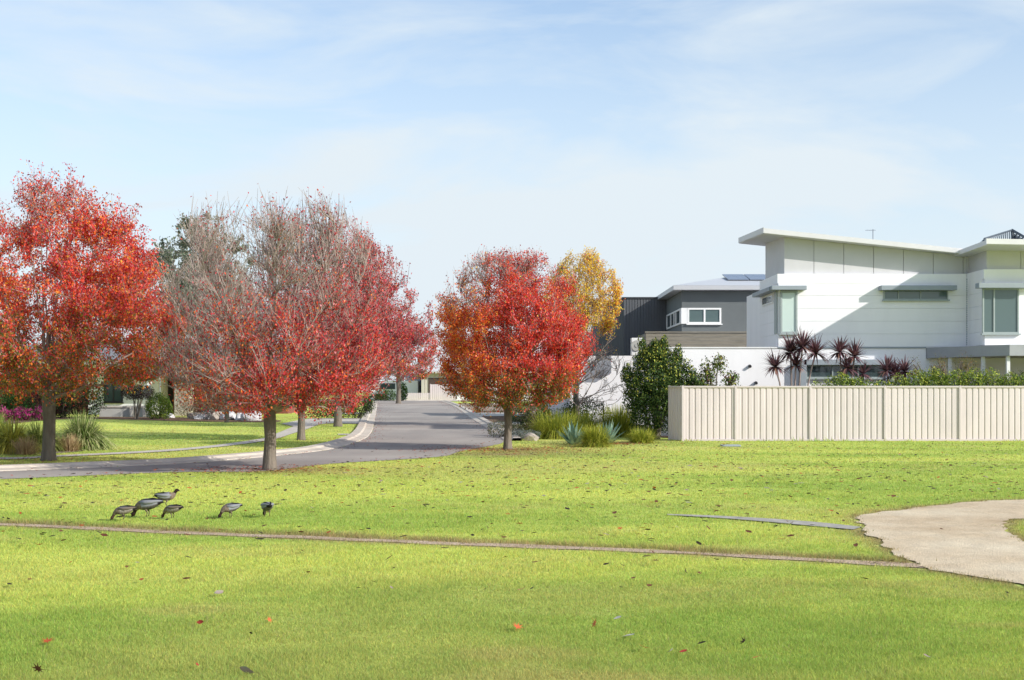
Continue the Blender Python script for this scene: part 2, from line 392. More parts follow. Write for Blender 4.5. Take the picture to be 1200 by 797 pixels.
def lawncol(X, Y):
    X = np.asarray(X, float); Y = np.asarray(Y, float)
    a = fbm(X * .22, Y * .5 + 3, 4); b = fbm(X * .9 + 40, Y * 1.6, 3); d = fbm(X * .10 + 9, Y * .22 + 5, 3)
    e_ = fbm(X * 2.6, Y * 4.2 + 11, 3); yel = np.clip((a - .30) * 2.4 + (e_ - .5) * .9, 0, 1)
    g = np.array(GREEN_A)[None] * (1 - yel[:, None]) + np.array(GREEN_B)[None] * yel[:, None]
    dry = np.clip((b - .58) * 2.4, 0, .5) + np.clip((d - .56) * 3, 0, .35)
    g = g * (1 - dry[:, None]) + np.array((.56, .52, .18))[None] * dry[:, None]
    dt = np.abs(Y - np.interp(X, TRx, TRy))
    dup = (Y - np.interp(X, TRx, TRy)); wid = np.where(dup > 0, .30, .12) * (.5 + fbm(X * 1.3, Y * .5 + 7, 2)); wear = np.exp(-((np.clip(dt - .1, 0, None)) / wid) ** 2) * .8 * (X < 6.5)
    litter = np.zeros_like(X)
    for tx, ty, tr in [(-4.93, 26.1, 1.5), (-.1, 35.3, 1.6), (-.1, 33, 2.5), (3.1, 40.2, 2.2)]:
        litter = np.maximum(litter, np.exp(-(((X - tx) ** 2 + ((Y - ty) * 1.3) ** 2) / tr ** 2)) * .7 * (.4 + b))
    wear = np.maximum(wear, litter)
    ed = edge_dist(X, Y); wear = np.maximum(wear, np.exp(-(ed / (.08 + .14 * b)) ** 2) * .8)
    return g * (1 - wear[:, None]) + np.array((.34, .23, .14))[None] * wear[:, None]
GREEN_A = (.38, .49, .10); GREEN_B = (.585, .635, .15)

xs = np.concatenate([[-900, -500, -250, -150, -100, -80, -60, -50], np.arange(-45, 45.1, .5), [50, 60, 80, 100, 150, 250, 500, 900]])
ys = np.concatenate([[-60, -30, -10, 0, 3], np.arange(5, 45, .25), np.arange(45, 120, 1.0), [120, 130, 150, 180, 220, 300, 400, 520, 700, 1000, 1500]])
XX, YY = np.meshgrid(xs, ys); nx, ny = len(xs), len(ys)
V = np.stack([XX.ravel(), YY.ravel(), hz(YY.ravel())], 1)
idx = np.arange(nx * ny).reshape(ny, nx)
Fq = np.stack([idx[:-1, :-1].ravel(), idx[:-1, 1:].ravel(), idx[1:, 1:].ravel(), idx[1:, :-1].ravel()], 1)
gc = lawncol(V[:, 0], V[:, 1]) * .95
gm = mesh_np('lawn', V, Fq, gc); go = link('lawn', gm, M['lawn']); go['kind'] = 'structure'

sheet('gravel_path', PATH, .012, M['gravel'], [ISL])
sheet('dirt_track', TRK, .008, M['dirt'])
so_ = sheet('drain_strip', STRIP, .016, M['strip'])
# kerbs
def kerb(name, line, w, side):
    b = MB(); n = len(line)
    prof = [(-.02, .012), (.0, .030), (w * .45, .055), (w * .55, .10), (w, .105), (w + .02, .0)]
    vs_ = []
    for i, (x, y) in enumerate(line):
        a = Vector(line[max(i - 1, 0)]); c = Vector(line[min(i + 1, n - 1)]); d = (c - a).normalized(); nn = Vector((-d.y, d.x)) * side
        z = float(hz(y))
        for u, h in prof: vs_.append((x + nn.x * u, y + nn.y * u, z + h))
    k = len(prof)
    b.add(vs_, [(i * k + j, i * k + j + 1, (i + 1) * k + j + 1, (i + 1) * k + j) for i in range(n - 1) for j in range(k - 1)])
    o = b.build(name, M['kerb']); o['kind'] = 'structure'; return o
kerb('kerb_left', LK, .62, -1)
kerb('kerb_right', RK, .55, -1)
kerb('kerb_far', [(x, 124.3) for x in np.linspace(-60, 60, 30)], .5, 1)
# footpaths and driveways
def band(name, pix_a, pix_b, off, m, n=5):
    return sheet(name, gp(pix_a, n) + list(reversed(gp(pix_b, n))), off, m)
band('footpath_left', [(-300, 541), (0, 537), (65, 534.5), (215, 526), (300, 515.6), (325, 508), (345, 499.5), (356, 493)],
     [(-300, 543.5), (0, 539), (65, 536.3), (215, 528.3), (310, 517.5), (340, 509.5), (362, 502.5), (385, 493)], .020, M['concrete'])
band('driveway_left', [(330, 497), (356, 492), (380, 490.5), (437, 490.5)], [(352, 502), (380, 497), (405, 496.8), (436, 497.5)], .024, M['concrete'], 3)
band('footpath_verge', [(396, 509), (412, 509), (426, 510)], [(396, 510.2), (412, 510.4), (424, 511.6)], .024, M['concrete'], 3)
band('driveway_far', [(398, 483.6), (436, 483.6)], [(398, 485.6), (437, 485.6)], .024, M['concrete'], 2)
sheet('garden_bed', gp([(594, 513), (584, 505), (566, 492), (548, 480.5), (535, 473.5), (560, 472.5), (640, 472), (740, 473), (900, 480)], 4) + [(60, 56), (60, 43)] + gp([(1000, 514), (788, 514), (775, 506), (745, 504), (660, 510), (600, 513)], 3), .006, M['mulch'])
band('footpath_right', [(593, 509.5), (620, 508.5), (660, 506), (700, 503.5), (745, 500), (790, 498)], [(594, 515), (620, 513), (660, 511), (700, 508.5), (745, 505), (790, 503)], .018, M['concrete'], 3)
band('driveway_right', [(548, 484.2), (575, 484), (620, 483.8)], [(560, 488), (580, 488), (620, 487.6)], .018, M['concrete'], 3)
band('driveway_right_far', [(566, 495.6), (590, 495), (620, 495)], [(571, 498.6), (590, 498.5), (620, 498.3)], .018, M['concrete'], 3)
band('gravel_bed', [(532, 473.6), (560, 473), (600, 473)], [(546, 482), (565, 481.5), (600, 481)], .014, M['mulchl'], 3)
sheet('garden_bed_left', gp([(0, 498), (0, 490), (60, 488.5), (190, 489), (230, 490), (320, 492), (318, 495), (225, 494), (120, 491.5), (60, 492)], 3, True), .010, M['mulch'])
sheet('clump_bed', gp([(-60, 535), (0, 533), (60, 531.5), (95, 529), (118, 524), (112, 521), (60, 524), (-60, 526)], 3, True), .010, M['mulchl'])

# --- grass blades: no one could count them
def make_grass():
    out = []
    n = 1500000
    py = RNG.uniform(463, 830, n); Y = CAMH * F / (py - HOR)
    keep = Y < 110; Y = Y[keep]; n = len(Y)
    X = RNG.uniform(-.47, .47, n) * Y + RNG.normal(0, .3, n)
    far = Y > 45
    # correct rising ground: place by distance only
    keep = np.ones(n, bool)
    X0, Y0 = X, Y; jx = (fbm(X * 5 + 3, Y * 5, 2) - .5) * .34 + RNG.normal(0, .025, n); X = X + jx; Y = Y + (fbm(X * 5 + 90, Y * 5 + 31, 2) - .5) * .30 + RNG.normal(0, .02, n)
    for pl in (PATH,): keep &= ~(inpoly(X, Y, pl) & ~inpoly(X, Y, ISL))
    keep &= ~(inpoly(X, Y, TRK) & (RNG.random(n) < .86)); keep &= ~inpoly(X, Y, STRIP)
    for nm in ('road', 'garden_bed', 'footpath_left', 'driveway_left', 'footpath_right', 'footpath_verge', 'garden_bed_left', 'driveway_far', 'clump_bed'):
        pl = POLYS[nm]; keep &= ~inpoly(X, Y, pl)
    X, Y = X0, Y0
    # bed behind the right hand fence and the houses
    keep &= ~((Y > 41.3) & (X > 2.4)); keep &= ~((Y > 61.5) & (X < -16.0)); keep &= ~((Y > 70) & (X < -8)); keep &= ~((Y > 42) & (X > -3.2))
    X = X[keep]; Y = Y[keep]
    # thin where trodden by the track
    dt = np.abs(Y - np.interp(X, TRx, TRy)); thin = (dt < .25) & (X < 6.4) & (RNG.random(len(X)) < .45)
    X = X[~thin]; Y = Y[~thin]; dt = dt[~thin]
    n = len(X)
    s = np.maximum(1, Y / 7.0)
    tuft = fbm(X * 3.1, Y * 3.1, 2); big = fbm(X * .8, Y * .8, 2)
    h = (.010 + .019 * RNG.random(n) ** 1.6) * (.55 + .9 * tuft) * (.8 + .5 * big) * np.minimum(1 + (s - 1) * .10, 1.5)
    # an uncut lip above the track and above the path
    lip = (Y > np.interp(X, TRx, TRy)) & (dt < .5) & (X < 6.4); h = np.where(lip, h * 1.8, h)
    foot = (Y > 41.05) & (X > 5.4); h = np.where(foot, h * (1 + 3.5 * np.clip(fbm(X * 1.7, Y, 2) - .35, 0, 1) * 2), h)
    w_ = .0035 * np.minimum(s, 9) * (.7 + .6 * RNG.random(n)) * .62
    ang = RNG.uniform(0, 2 * PI, n); lean = RNG.normal(0, .85, n) * h; la = RNG.uniform(0, 2 * PI, n)
    z = hz(Y)
    b0 = np.stack([X - np.cos(ang) * w_, Y - np.sin(ang) * w_, z - .003], 1)
    b1 = np.stack([X + np.cos(ang) * w_, Y + np.sin(ang) * w_, z - .003], 1)
    tp = np.stack([X + np.cos(la) * lean, Y + np.sin(la) * lean, z + h], 1)
    V = np.stack([b0, b1, tp], 1).reshape(-1, 3)
    c = lawncol(X, Y); br = (.72 + .56 * RNG.random(n))[:, None]; c = c * br
    hue = RNG.normal(0, .13, n); c[:, 0] *= 1 + hue; 
    dead = RNG.random(n) < .05; c[dead] = np.array((.42, .36, .17)) * br[dead]
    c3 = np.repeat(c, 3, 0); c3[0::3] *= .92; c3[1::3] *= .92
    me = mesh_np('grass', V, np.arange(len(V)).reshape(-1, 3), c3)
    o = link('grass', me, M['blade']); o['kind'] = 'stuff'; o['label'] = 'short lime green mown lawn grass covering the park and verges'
    o['category'] = 'grass'
make_grass()
# ================================================================== PLANTS
def pal(*cs): return [lin(*c) for c in cs]
def leafmesh(name, pos, nrm, up, size, cols, narrow=.62):
    """one folded quad per leaf"""
    n = len(pos)
    nrm = nrm / (np.linalg.norm(nrm, axis=1, keepdims=True) + 1e-9)
    a = np.cross(nrm, up); a /= (np.linalg.norm(a, axis=1, keepdims=True) + 1e-9)
    b = np.cross(nrm, a)
    s = size[:, None]
    v0 = pos - b * s * .5
    v1 = pos + a * s * narrow * .5 + nrm * s * .10 - b * s * .08
    v2 = pos + b * s * .55 - nrm * s * .06
    v3 = pos - a * s * narrow * .5 + nrm * s * .10 - b * s * .08
    V = np.stack([v0, v1, v2, v3], 1).reshape(-1, 3)
    return mesh_np(name, V, np.arange(4 * n).reshape(-1, 4), np.repeat(cols, 4, 0))
def bez(p0, p1, p2, k):
    return [p0 * (1 - t) ** 2 + p1 * 2 * t * (1 - t) + p2 * t * t for t in [i / (k - 1) for i in range(k)]]
def rv(r): 
    v = Vector((r.gauss(0, 1), r.gauss(0, 1), r.gauss(0, 1))); return v.normalized()

def make_tree(name, label, cat, loc, H, th, tr, env, palette_fn, nlimb=18, nsec=9, ntwig=6, leaves=20000, lsize=.07,
              dens=lambda t, q, r: 1., seed=1, group=None, bark='bark', twigm='twig', sec_len=.26, twig_len=.10, up=.55, twig_r=.0045,
              lean=(0, 0), xs=1.0, off=(0, 0), crown_name='crown', spikes=1.0, lo=.04):
    r = random.Random(seed); rn = np.random.default_rng(seed)
    T = thing(name, label, cat, loc, group)
    ex = [e[0] for e in env]; er = [e[1] for e in env]; CB = th
    def allowed(z): return float(np.interp((z - CB) / (H - CB), ex, er))
    lump = [(r.uniform(0, 6.28), r.uniform(.1, .9), r.uniform(.08, .22) * r.choice((-1, 1, 1))) for _ in range(9)]
    def clampp(p, slack=1.0):
        z = min(max(p.z, CB - .12), H * 1.02); q = Vector((p.x - off[0], p.y - off[1])); a = allowed(z) * slack
        an = math.atan2(q.y, q.x); t = (z - CB) / (H - CB)
        for la, lt, lw in lump:
            dd = math.cos(an - la); a *= 1 + lw * max(0, dd) ** 3 * math.exp(-((t - lt) / .18) ** 2)
        L_ = math.hypot(q.x / xs, q.y)
        if L_ > a and L_ > 1e-6: q *= a / L_
        return Vector((q.x + off[0], q.y + off[1], z))
    trunk = MB(); br = MB(); tw = MB()
    top = Vector((lean[0], lean[1], th + .35 * (H - th)))
    # trunk with root flare
    tp = [Vector((0, 0, -.05)), Vector((0, 0, .06)), Vector((lean[0] * .05, 0, .3)), Vector((lean[0] * .15 + tr * .12, lean[1] * .1, th * .6)), Vector((lean[0] * .3, lean[1] * .3, th)), 
          Vector((lean[0] * .6, lean[1] * .6, th + .15 * (H - th))), top]
    trunk.tube(tp, [tr * 1.5, tr * 1.22, tr * 1.04, tr * .95, tr * 1.05, tr * .62, tr * .25], 12)
    lpos = []; lw = []; lb = []
    CPt = []; CTan = []; CR = []       # sampled limb points that secondaries may grow from
    def start_pts(tip, t):
        u0 = r.uniform(0, .8) * min(1, t * 1.6 + .1); st = Vector((lean[0] * .3, lean[1] * .3, th)).lerp(top, u0 * .75)
        if t < .2: st = Vector((lean[0] * .3, lean[1] * .3, th + r.uniform(-.05, .25)))
        return st
    for i in range(nlimb):
        az = i * 2.39996 + r.uniform(-.3, .3); t = lo + (1 - lo) * ((i + .5) / nlimb) ** 1.15
        t = min(1, t + r.uniform(-.04, .04)); z = CB + t * (H - CB)
        rad = allowed(z) * r.uniform(.72, .98) if t < .9 else allowed(z) * r.uniform(.1, .9)
        tip = clampp(Vector((off[0] + math.cos(az) * rad * xs, off[1] + math.sin(az) * rad, z)))
        st = start_pts(tip, t)
        m = Vector((st.x + (tip.x - st.x) * .55, st.y + (tip.y - st.y) * .55, st.z + (tip.z - st.z) * (.36 if t > .25 else .75) + (.25 if t < .25 else 0)))
        pts = bez(st, m, tip, 11)
        for k in range(2, 10): pts[k] += rv(r) * .035
        r0 = tr * r.uniform(.24, .38)
        br.tube(pts, [r0 * (1 - .9 * k / 10) for k in range(11)], 6, False)
        for k in range(2, 11): CPt.append(tuple(pts[k])); CTan.append(tuple((pts[k] - pts[k - 1]).normalized())); CR.append(r0 * (1 - .9 * k / 10))
    CA = np.array(CPt); CT = np.array(CTan)
    nz_ = 0; tries = 0; NS = nlimb * nsec; rmax = max(er)
    while nz_ < NS and tries < NS * 30:
        tries += 1
        t = r.random(); z = CB + t * (H - CB) * .99; a_ = allowed(z)
        if r.random() > (a_ / rmax) ** 1.5 + .05: continue
        az = r.uniform(0, 2 * PI); q_ = r.random() ** .46
        tgt = clampp(Vector((off[0] + math.cos(az) * a_ * q_ * xs, off[1] + math.sin(az) * a_ * q_, z)))
        tv = np.array(tgt); dv = tv[None] - CA; dd = np.linalg.norm(dv, axis=1) + 1e-6
        cost = dd * (1 + .9 * np.clip(CA[:, 2] - tv[2] + .1 * dd, 0, None) / dd * (1.5 if t > .2 else .4)) * (1.35 - .5 * (dv * CT).sum(1) / dd)
        c_ = np.where(dd < .12 * H * .3, cost + 1, cost); kbest = int(np.argmin(c_))
        s0 = Vector(CPt[kbest]); tan = Vector(CTan[kbest]); ds = (tgt - s0).length
        if ds < .08: continue
        nz_ += 1
        outw = Vector((tgt.x - off[0], tgt.y - off[1], 0)); outw = outw.normalized() if outw.length > .05 else rv(r)
        mid = s0 + tan * ds * .45 + (tgt - s0) * .15 + rv(r) * .04
        sp = bez(s0, mid, tgt, 5); sr = max(CR[kbest] * .5, twig_r * 1.7)
        br.tube(sp, [sr, sr * .8, sr * .6, sr * .42, sr * .26], 4, False)
        clump = r.random()
        for q in range(ntwig + 1):
            if q == ntwig: e2 = tgt; cp = sp[2:]
            else:
                v = .2 + .8 * (q + r.random()) / ntwig; kk = min(3, int(v * 4)); t0 = sp[kk].lerp(sp[kk + 1], v * 4 - kk)
                d2 = ((tgt - s0).normalized() * .5 + rv(r) * .75 + Vector((0, 0, up)) + outw * .15).normalized()
                e2 = t0 + d2 * twig_len * H * r.uniform(.45, 1.2)
                hi = (e2.z - CB) / (H - CB)
                if hi > .8: e2 = clampp(e2, 1.12); e2.z += r.random() ** 2 * .06 * H * spikes
                else: e2 = clampp(e2, 1.07)
                cp = [t0, t0.lerp(e2, .5) + rv(r) * .02, e2]
                tw.tube(cp, [twig_r * 1.6, twig_r, twig_r * .5], 3, False)
            hi = (e2.z - CB) / (H - CB); rr = math.hypot(e2.x - off[0], e2.y - off[1]) / (allowed(e2.z) + .01)
            lpos.append((tuple(cp[0]), tuple(cp[-1]))); lw.append(max(0, dens(hi, clump, (e2 - Vector((off[0], off[1], 0)), rr)))); lb.append(clump)
    bo = thing_build(trunk, 'trunk', M[bark], T, True); b2 = thing_build(br, 'branches', M[bark if bark != 'bark' else 'twig'], T, True)
    t2 = thing_build(tw, 'twigs', M[twigm], T)
    A = np.array([a for a, b in lpos]); B = np.array([b for a, b in lpos]); W = np.array(lw); C = np.array(lb)
    if leaves:
        ii = rn.choice(len(A), leaves, p=W / W.sum()); u = rn.random(leaves)[:, None] ** .7
        pos = A[ii] * (1 - u) + B[ii] * u + rn.normal(0, .035 + lsize * .35, (leaves, 3))
        ctr = np.array([off[0], off[1], CB + .45 * (H - CB)])
        outv = pos - ctr; outv /= np.linalg.norm(outv, axis=1, keepdims=True)
        nrm = outv * .5 + rn.normal(0, .75, (leaves, 3)) + np.array([0, 0, .35])
        upv = rn.normal(0, .5, (leaves, 3)) + np.array([0, 0, 1.])
        size = lsize * rn.uniform(.65, 1.25, leaves)
        cols = palette_fn(pos, (pos[:, 2] - CB) / (H - CB), C[ii], rn)
        me = leafmesh(crown_name, pos, nrm, upv, size, cols)
        link(crown_name, me, M['leaf'], T)
    return T
def thing_build(mb, name, m, T, smooth=False):
    """mesh already in the thing's own coordinates"""
    me = bpy.data.meshes.new(name); me.from_pydata(mb.v, [], mb.f); me.update()
    if smooth: me.polygons.foreach_set('use_smooth', [True] * len(me.polygons))
    return link(name, me, m, T)

def palpick(pals, wts, rn):
    """wts (n,k) unnormalised -> colours"""
    w = np.maximum(wts, 1e-4); w = w / w.sum(1, keepdims=True); c = w.cumsum(1); u = rn.random(len(w))[:, None]
    k = (u > c).sum(1).clip(0, len(pals) - 1)
    col = np.array(pals)[k]
    return np.clip(col * rn.uniform(.72, 1.28, (len(w), 1)) * rn.uniform(.92, 1.08, (len(w), 3)), 0, 1)
RED, CRIM, ORG, AMB, OLV, GRN, PINK, YEL, BRN, DK = pal((240, 90, 66), (200, 60, 72), (246, 136, 62), (248, 180, 76), (146, 134, 60), (98, 114, 54), (214, 120, 124), (250, 212, 78), (150, 78, 46), (112, 26, 46))

def pal_T1(p, t, c, rn):
    n = fbm(p[:, 0] * .9 + 3, p[:, 2] * .9 + p[:, 1] * .7, 2); low = np.clip(1 - t * 2.1, 0, 1); left = np.clip((-p[:, 0]) / 2.6, 0, 1) * np.clip(1.1 - abs(t - .35) * 2, 0, 1)
    right = np.clip(p[:, 0] / 2.5, 0, 1)
    k = np.stack([1.5 + 0 * t, .45 + .7 * right + (c > .6) * .7, .45 + 3.2 * left + (n > .55) * .6 + low * .9, .05 + 1.3 * left + .3 * (n > .62), 4.2 * low ** 1.3 + .05, 2.6 * low ** 1.6, .45 + .5 * t, .12 * left + .02, .25 * low + .05, .15 + .3 * (t > .85)], 1)
    return palpick([RED, CRIM, ORG, AMB, OLV, GRN, PINK, YEL, BRN, DK], k, rn)
def pal_T2(p, t, c, rn):
    left = np.clip(-p[:, 0] / 2, 0, 1); low = np.clip(1 - t * 2.4, 0, 1); mid = np.exp(-((p[:, 0] + .2) ** 2 + (t * 4 - 1.5) ** 2) / 1.2)
    k = np.stack([.8 + .8 * mid, 1.7 + .6 * (c > .5), .15 + 1.8 * left * low + .9 * mid + .2 * low, .2 * left * low, .35 * low * left + .1 * low, .08 * low, .6 + 0 * t, 0 * t, .15 + .3 * left, .45 + .2 * t], 1)
    return palpick([RED, CRIM, ORG, AMB, OLV, GRN, PINK, YEL, BRN, DK], k, rn)
def pal_T3(p, t, c, rn):
    low = np.clip(1 - t * 2.4, 0, 1)
    k = np.stack([.45 + 0 * t, 1.2 + 0 * t, .1 + .3 * low, 0 * t, .1 * low, .05 * low, 1.0 + 0 * t, 0 * t, .35 + 0 * t, .4 + 0 * t], 1)
    return palpick([RED, CRIM, ORG, AMB, OLV, GRN, PINK, YEL, BRN, DK], k, rn)
def pal_T5(p, t, c, rn):
    low = np.clip(1 - t * 2.2, 0, 1); right = np.clip(p[:, 0] / 2, 0, 1)
    k = np.stack([.8 + 0 * t, .5 + 0 * t, .9 - .3 * right, .2 * low, 1.6 * low, .9 * low, .8 + right, 0 * t, .3 + 0 * t, .1 + 0 * t], 1)
    return palpick([RED, CRIM, ORG, AMB, OLV, GRN, PINK, YEL, BRN, DK], k, rn)
def pal_R1(p, t, c, rn):
    left = np.clip((-p[:, 0] - .1) / 1.3, 0, 1) * np.clip(1.25 - t, 0, 1); low = np.clip(1 - t * 3.6, 0, 1); n = fbm(p[:, 0] * 1.2, p[:, 2] * 1.2 + p[:, 1], 2)
    k = np.stack([1.7 + 0 * t, .45 + .7 * (c > .65) + .4 * (p[:, 0] > .5), .15 + 5.5 * left + .5 * (n > .6), .04 + 2.6 * left, 5.5 * low + .04, 4.5 * low, .35 + 0 * t, .03 + .3 * left, .15 * low + .06, .12 + .5 * (t > .9)], 1)
    return palpick([RED, CRIM, ORG, AMB, OLV, GRN, PINK, YEL, BRN, DK], k, rn)
def pal_Y(p, t, c, rn):
    tip = np.clip((p[:, 0] - .8) / 1.5, 0, 1)
    k = np.stack([.05 + .2 * tip, .05 + 0 * t, .08 + .9 * tip, .5 + 0 * t, .35 * (t < .4) + .02, .05 + 0 * t, .1 * tip, 3.4 + 0 * t, .1 + 0 * t, 0 * t], 1)
    return palpick([RED, CRIM, ORG, AMB, OLV, GRN, PINK, YEL, BRN, DK], k, rn)

# the near street trees
make_tree('pear_tree', 'large bright red autumn tree with orange lower leaves beside the road at far left', 'tree', G(57, 540), 6.45, 1.42, .145,
          [(0, 1.3), (.05, 2.5), (.14, 3.05), (.3, 3.15), (.5, 2.95), (.66, 2.55), (.8, 1.9), (.9, 1.3), (1, .5)], pal_T1, 26, 19, 7, 125000, .060,
          dens=lambda t, c, q: (1.0 if t < .86 else .35) * (.8 + c) * (.5 + q[1] ** 1.3), seed=3, off=(.05, 0), xs=1.0, sec_len=.2, twig_len=.085)
make_tree('pear_tree', 'half bare crimson tree with fine grey twigs at the edge of the park lawn', 'tree', G(316, 551), 5.2, 1.08, .125,
          [(0, 1.3), (.06, 1.9), (.2, 2.25), (.35, 2.3), (.52, 2.15), (.68, 2.1), (.82, 2.0), (.93, 1.8), (1, 1.35)], pal_T2, 28, 19, 11, 41000, .052,
          dens=lambda t, c, q: (1.25 - 1.19 * min(1, max(0, t) / .74) ** .8) * (.35 + c * 1.1) * (.5 + q[1]) * (1 + .35 * q[0].x), seed=8, sec_len=.27, twig_len=.12, up=.95, spikes=1.1)
make_tree('pear_tree', 'crimson tree on the left verge just behind the half bare foreground tree', 'tree', G(353, 516), 7.0, 1.5, .12,
          [(0, .9), (.1, 1.9), (.25, 2.7), (.42, 2.9), (.6, 2.5), (.78, 2.1), (.9, 1.6), (1, .8)], pal_T3, 24, 15, 9, 38000, .068,
          dens=lambda t, c, q: (1.15 - .75 * t) * (.3 + c) * (1 + .22 * q[0].x), seed=21, sec_len=.24, twig_len=.1, up=.8, off=(.7, 0), twig_r=.0065)
make_tree('pear_tree', 'deep pink red tree with short stout trunk on the verge between the two left driveways', 'tree', G(396, 500), 8.0, 1.5, .165,
          [(0, 1.0), (.08, 2.2), (.22, 3.2), (.4, 3.35), (.58, 2.9), (.76, 2.1), (.9, 1.2), (1, .4)], pal_T3, 22, 12, 8, 27000, .09,
          dens=lambda t, c, q: (1.15 - .6 * t) * (.4 + c), seed=31, sec_len=.22, twig_len=.09, up=.75, off=(1.05, 0), twig_r=.009)
make_tree('pear_tree', 'farthest street tree with green lower crown and dusty pink top near the cross street', 'tree', G(467, 473), 8.0, 1.9, .2,
          [(0, 1.2), (.1, 2.2), (.25, 3.1), (.45, 3.3), (.65, 2.7), (.85, 1.6), (1, .4)], pal_T5, 16, 8, 6, 9000, .16,
          dens=lambda t, c, q: (1.15 - .5 * t) * (.4 + c), seed=41, off=(.3, 0), twig_r=.014)
make_tree('bare_tree', 'leafless pale grey twiggy tree on the left front lawn between the two red trees', 'tree', G(266, 495), 7.7, 1.9, .10,
          [(0, .8), (.1, 2.0), (.3, 3.0), (.5, 3.1), (.7, 2.7), (.88, 1.9), (1, .9)], pal_T3, 22, 10, 11, 260, .09, seed=51, up=.7, twig_r=.011, sec_len=.24, twig_len=.11, off=(-.6, 0))
make_tree('pear_tree', 'bright red and orange rounded tree right of the road with green leaves at its trunk', 'tree', G(595, 527), 5.3, 1.10, .105,
          [(0, 1.0), (.06, 1.6), (.17, 2.0), (.32, 2.18), (.5, 2.14), (.66, 1.98), (.8, 1.7), (.92, 1.4), (1, .8)], pal_R1, 28, 21, 8, 108000, .057,
          dens=lambda t, c, q: (1.0 if t < .88 else .25) * (1.4 + c) * (.5 + q[1] ** 1.3) * (.25 if (q[0].x < -.7 and t > .68) else 1), seed=61, off=(.08, 0), sec_len=.2, twig_len=.09, up=.7, spikes=.8)
make_tree('pear_tree', 'golden yellow tree glowing behind the right side of the red rounded tree', 'tree', base(673, 54), 7.1, 1.6, .12,
          [(0, .5), (.2, 1.2), (.4, 1.35), (.6, 1.7), (.75, 1.75), (.88, 1.3), (1, .5)], pal_Y, 20, 11, 6, 20000, .08,
          dens=lambda t, c, q: (.02 if t < .45 else 1) * (.3 + c), seed=73, twig_r=.008, off=(.42, 0), lean=(.25, 0))
make_tree('bare_tree', 'low leafless dark branched tree before the white garage wall', 'tree', base(677, 49.5), 3.4, .9, .07,
          [(0, .5), (.3, 1.4), (.6, 1.9), (.85, 1.8), (1, 1.2)], pal_T3, 11, 6, 4, 60, .06, seed=77, bark='bark', twigm='bark', up=.12, twig_r=.007, off=(.65, 0))

# ---- shrubs
def make_shrub(name, label, cat, loc, lobes, n, size, palette, wts=None, seed=1, group=None, stems=6, rough=.25, mt='green_leaf', narrow=.55, top=None, stem_h=None, shell=.24, part='foliage'):
    rn = np.random.default_rng(seed); r = random.Random(seed)
    T = thing(name, label, cat, loc, group)
    vol = np.array([a[3] * a[4] + a[4] * a[5] + a[3] * a[5] for a in lobes]); L_ = np.array(lobes, float)
    k = rn.choice(len(lobes), n, p=vol / vol.sum())
    d = rn.normal(0, 1, (n, 3)); d /= np.linalg.norm(d, axis=1, keepdims=True)
    nz = vn(d[:, 0] * 3.3 + k * 7.7 + 50, d[:, 2] * 3.3 + d[:, 1] * 2.1 + 50)
    rad = (1 - np.abs(rn.normal(0, shell, n))) * (1 - rough + 2 * rough * nz)
    pos = L_[k, :3] + d * L_[k, 3:] * rad[:, None]
    ok = pos[:, 2] > .02; pos = pos[ok]; d = d[ok]; nz = nz[ok]; m = len(pos)
    nrm = d * .7 + rn.normal(0, .6, (m, 3)); up_ = rn.normal(0, .6, (m, 3)) + np.array([0, 0, 1.])
    pr = np.ones((m, len(palette))) * (np.array(wts)[None] if wts else 1.)
    if top: # last palette colour thickens upwards: hedge shoots, and the evergreen's painted sunlit top
        hh = np.clip((pos[:, 2] - top[0]) / (top[1] - top[0]), 0, 1); pr[:, -1] *= .05 + 2.2 * hh * (.3 + nz); 
    cols = palpick(palette, pr, rn)
    me = leafmesh(part, pos, nrm, up_, size * rn.uniform(.6, 1.3, m), cols, narrow); link(part, me, M[mt], T)
    sm = MB(); zt = stem_h if stem_h else max(a[2] for a in lobes)
    for i in range(stems):
        a = lobes[r.randrange(len(lobes))]; e = Vector((a[0] + r.uniform(-.4, .4) * a[3], a[1] + r.uniform(-.4, .4) * a[4], a[2] + r.uniform(-.2, .6) * a[5]))
        s = Vector((r.uniform(-.08, .08), r.uniform(-.08, .08), -.03)); rr = .012 + .012 * zt
        sm.tube([s, s.lerp(e, .5) + Vector((0, 0, .1 * zt)), e], [rr, rr * .7, rr * .3], 5, False)
    thing_build(sm, 'stem', M['bark'], T, True)
    return T
def strap(pos, d, ln, w_, droop, seg, col, out):
    """an arching strap leaf: V-folded strip"""
    V, Fc, C = out; side = Vector((-d.y, d.x, 0)); side = side.normalized() if side.length > .01 else Vector((1, 0, 0))
    p = Vector(pos); v = Vector(d).normalized(); o = len(V); st = ln / seg
    for i in range(seg + 1):
        ww = w_ * (1 - (i / seg) ** 2.2) + .001
        V.append(tuple(p - side * ww)); V.append(tuple(p + side * ww)); C.append(col); C.append(col)
        p = p + v * st; v = (v + Vector((0, 0, -droop / seg))).normalized()
    for i in range(seg): Fc.append((o + 2 * i, o + 2 * i + 1, o + 2 * i + 3, o + 2 * i + 2))
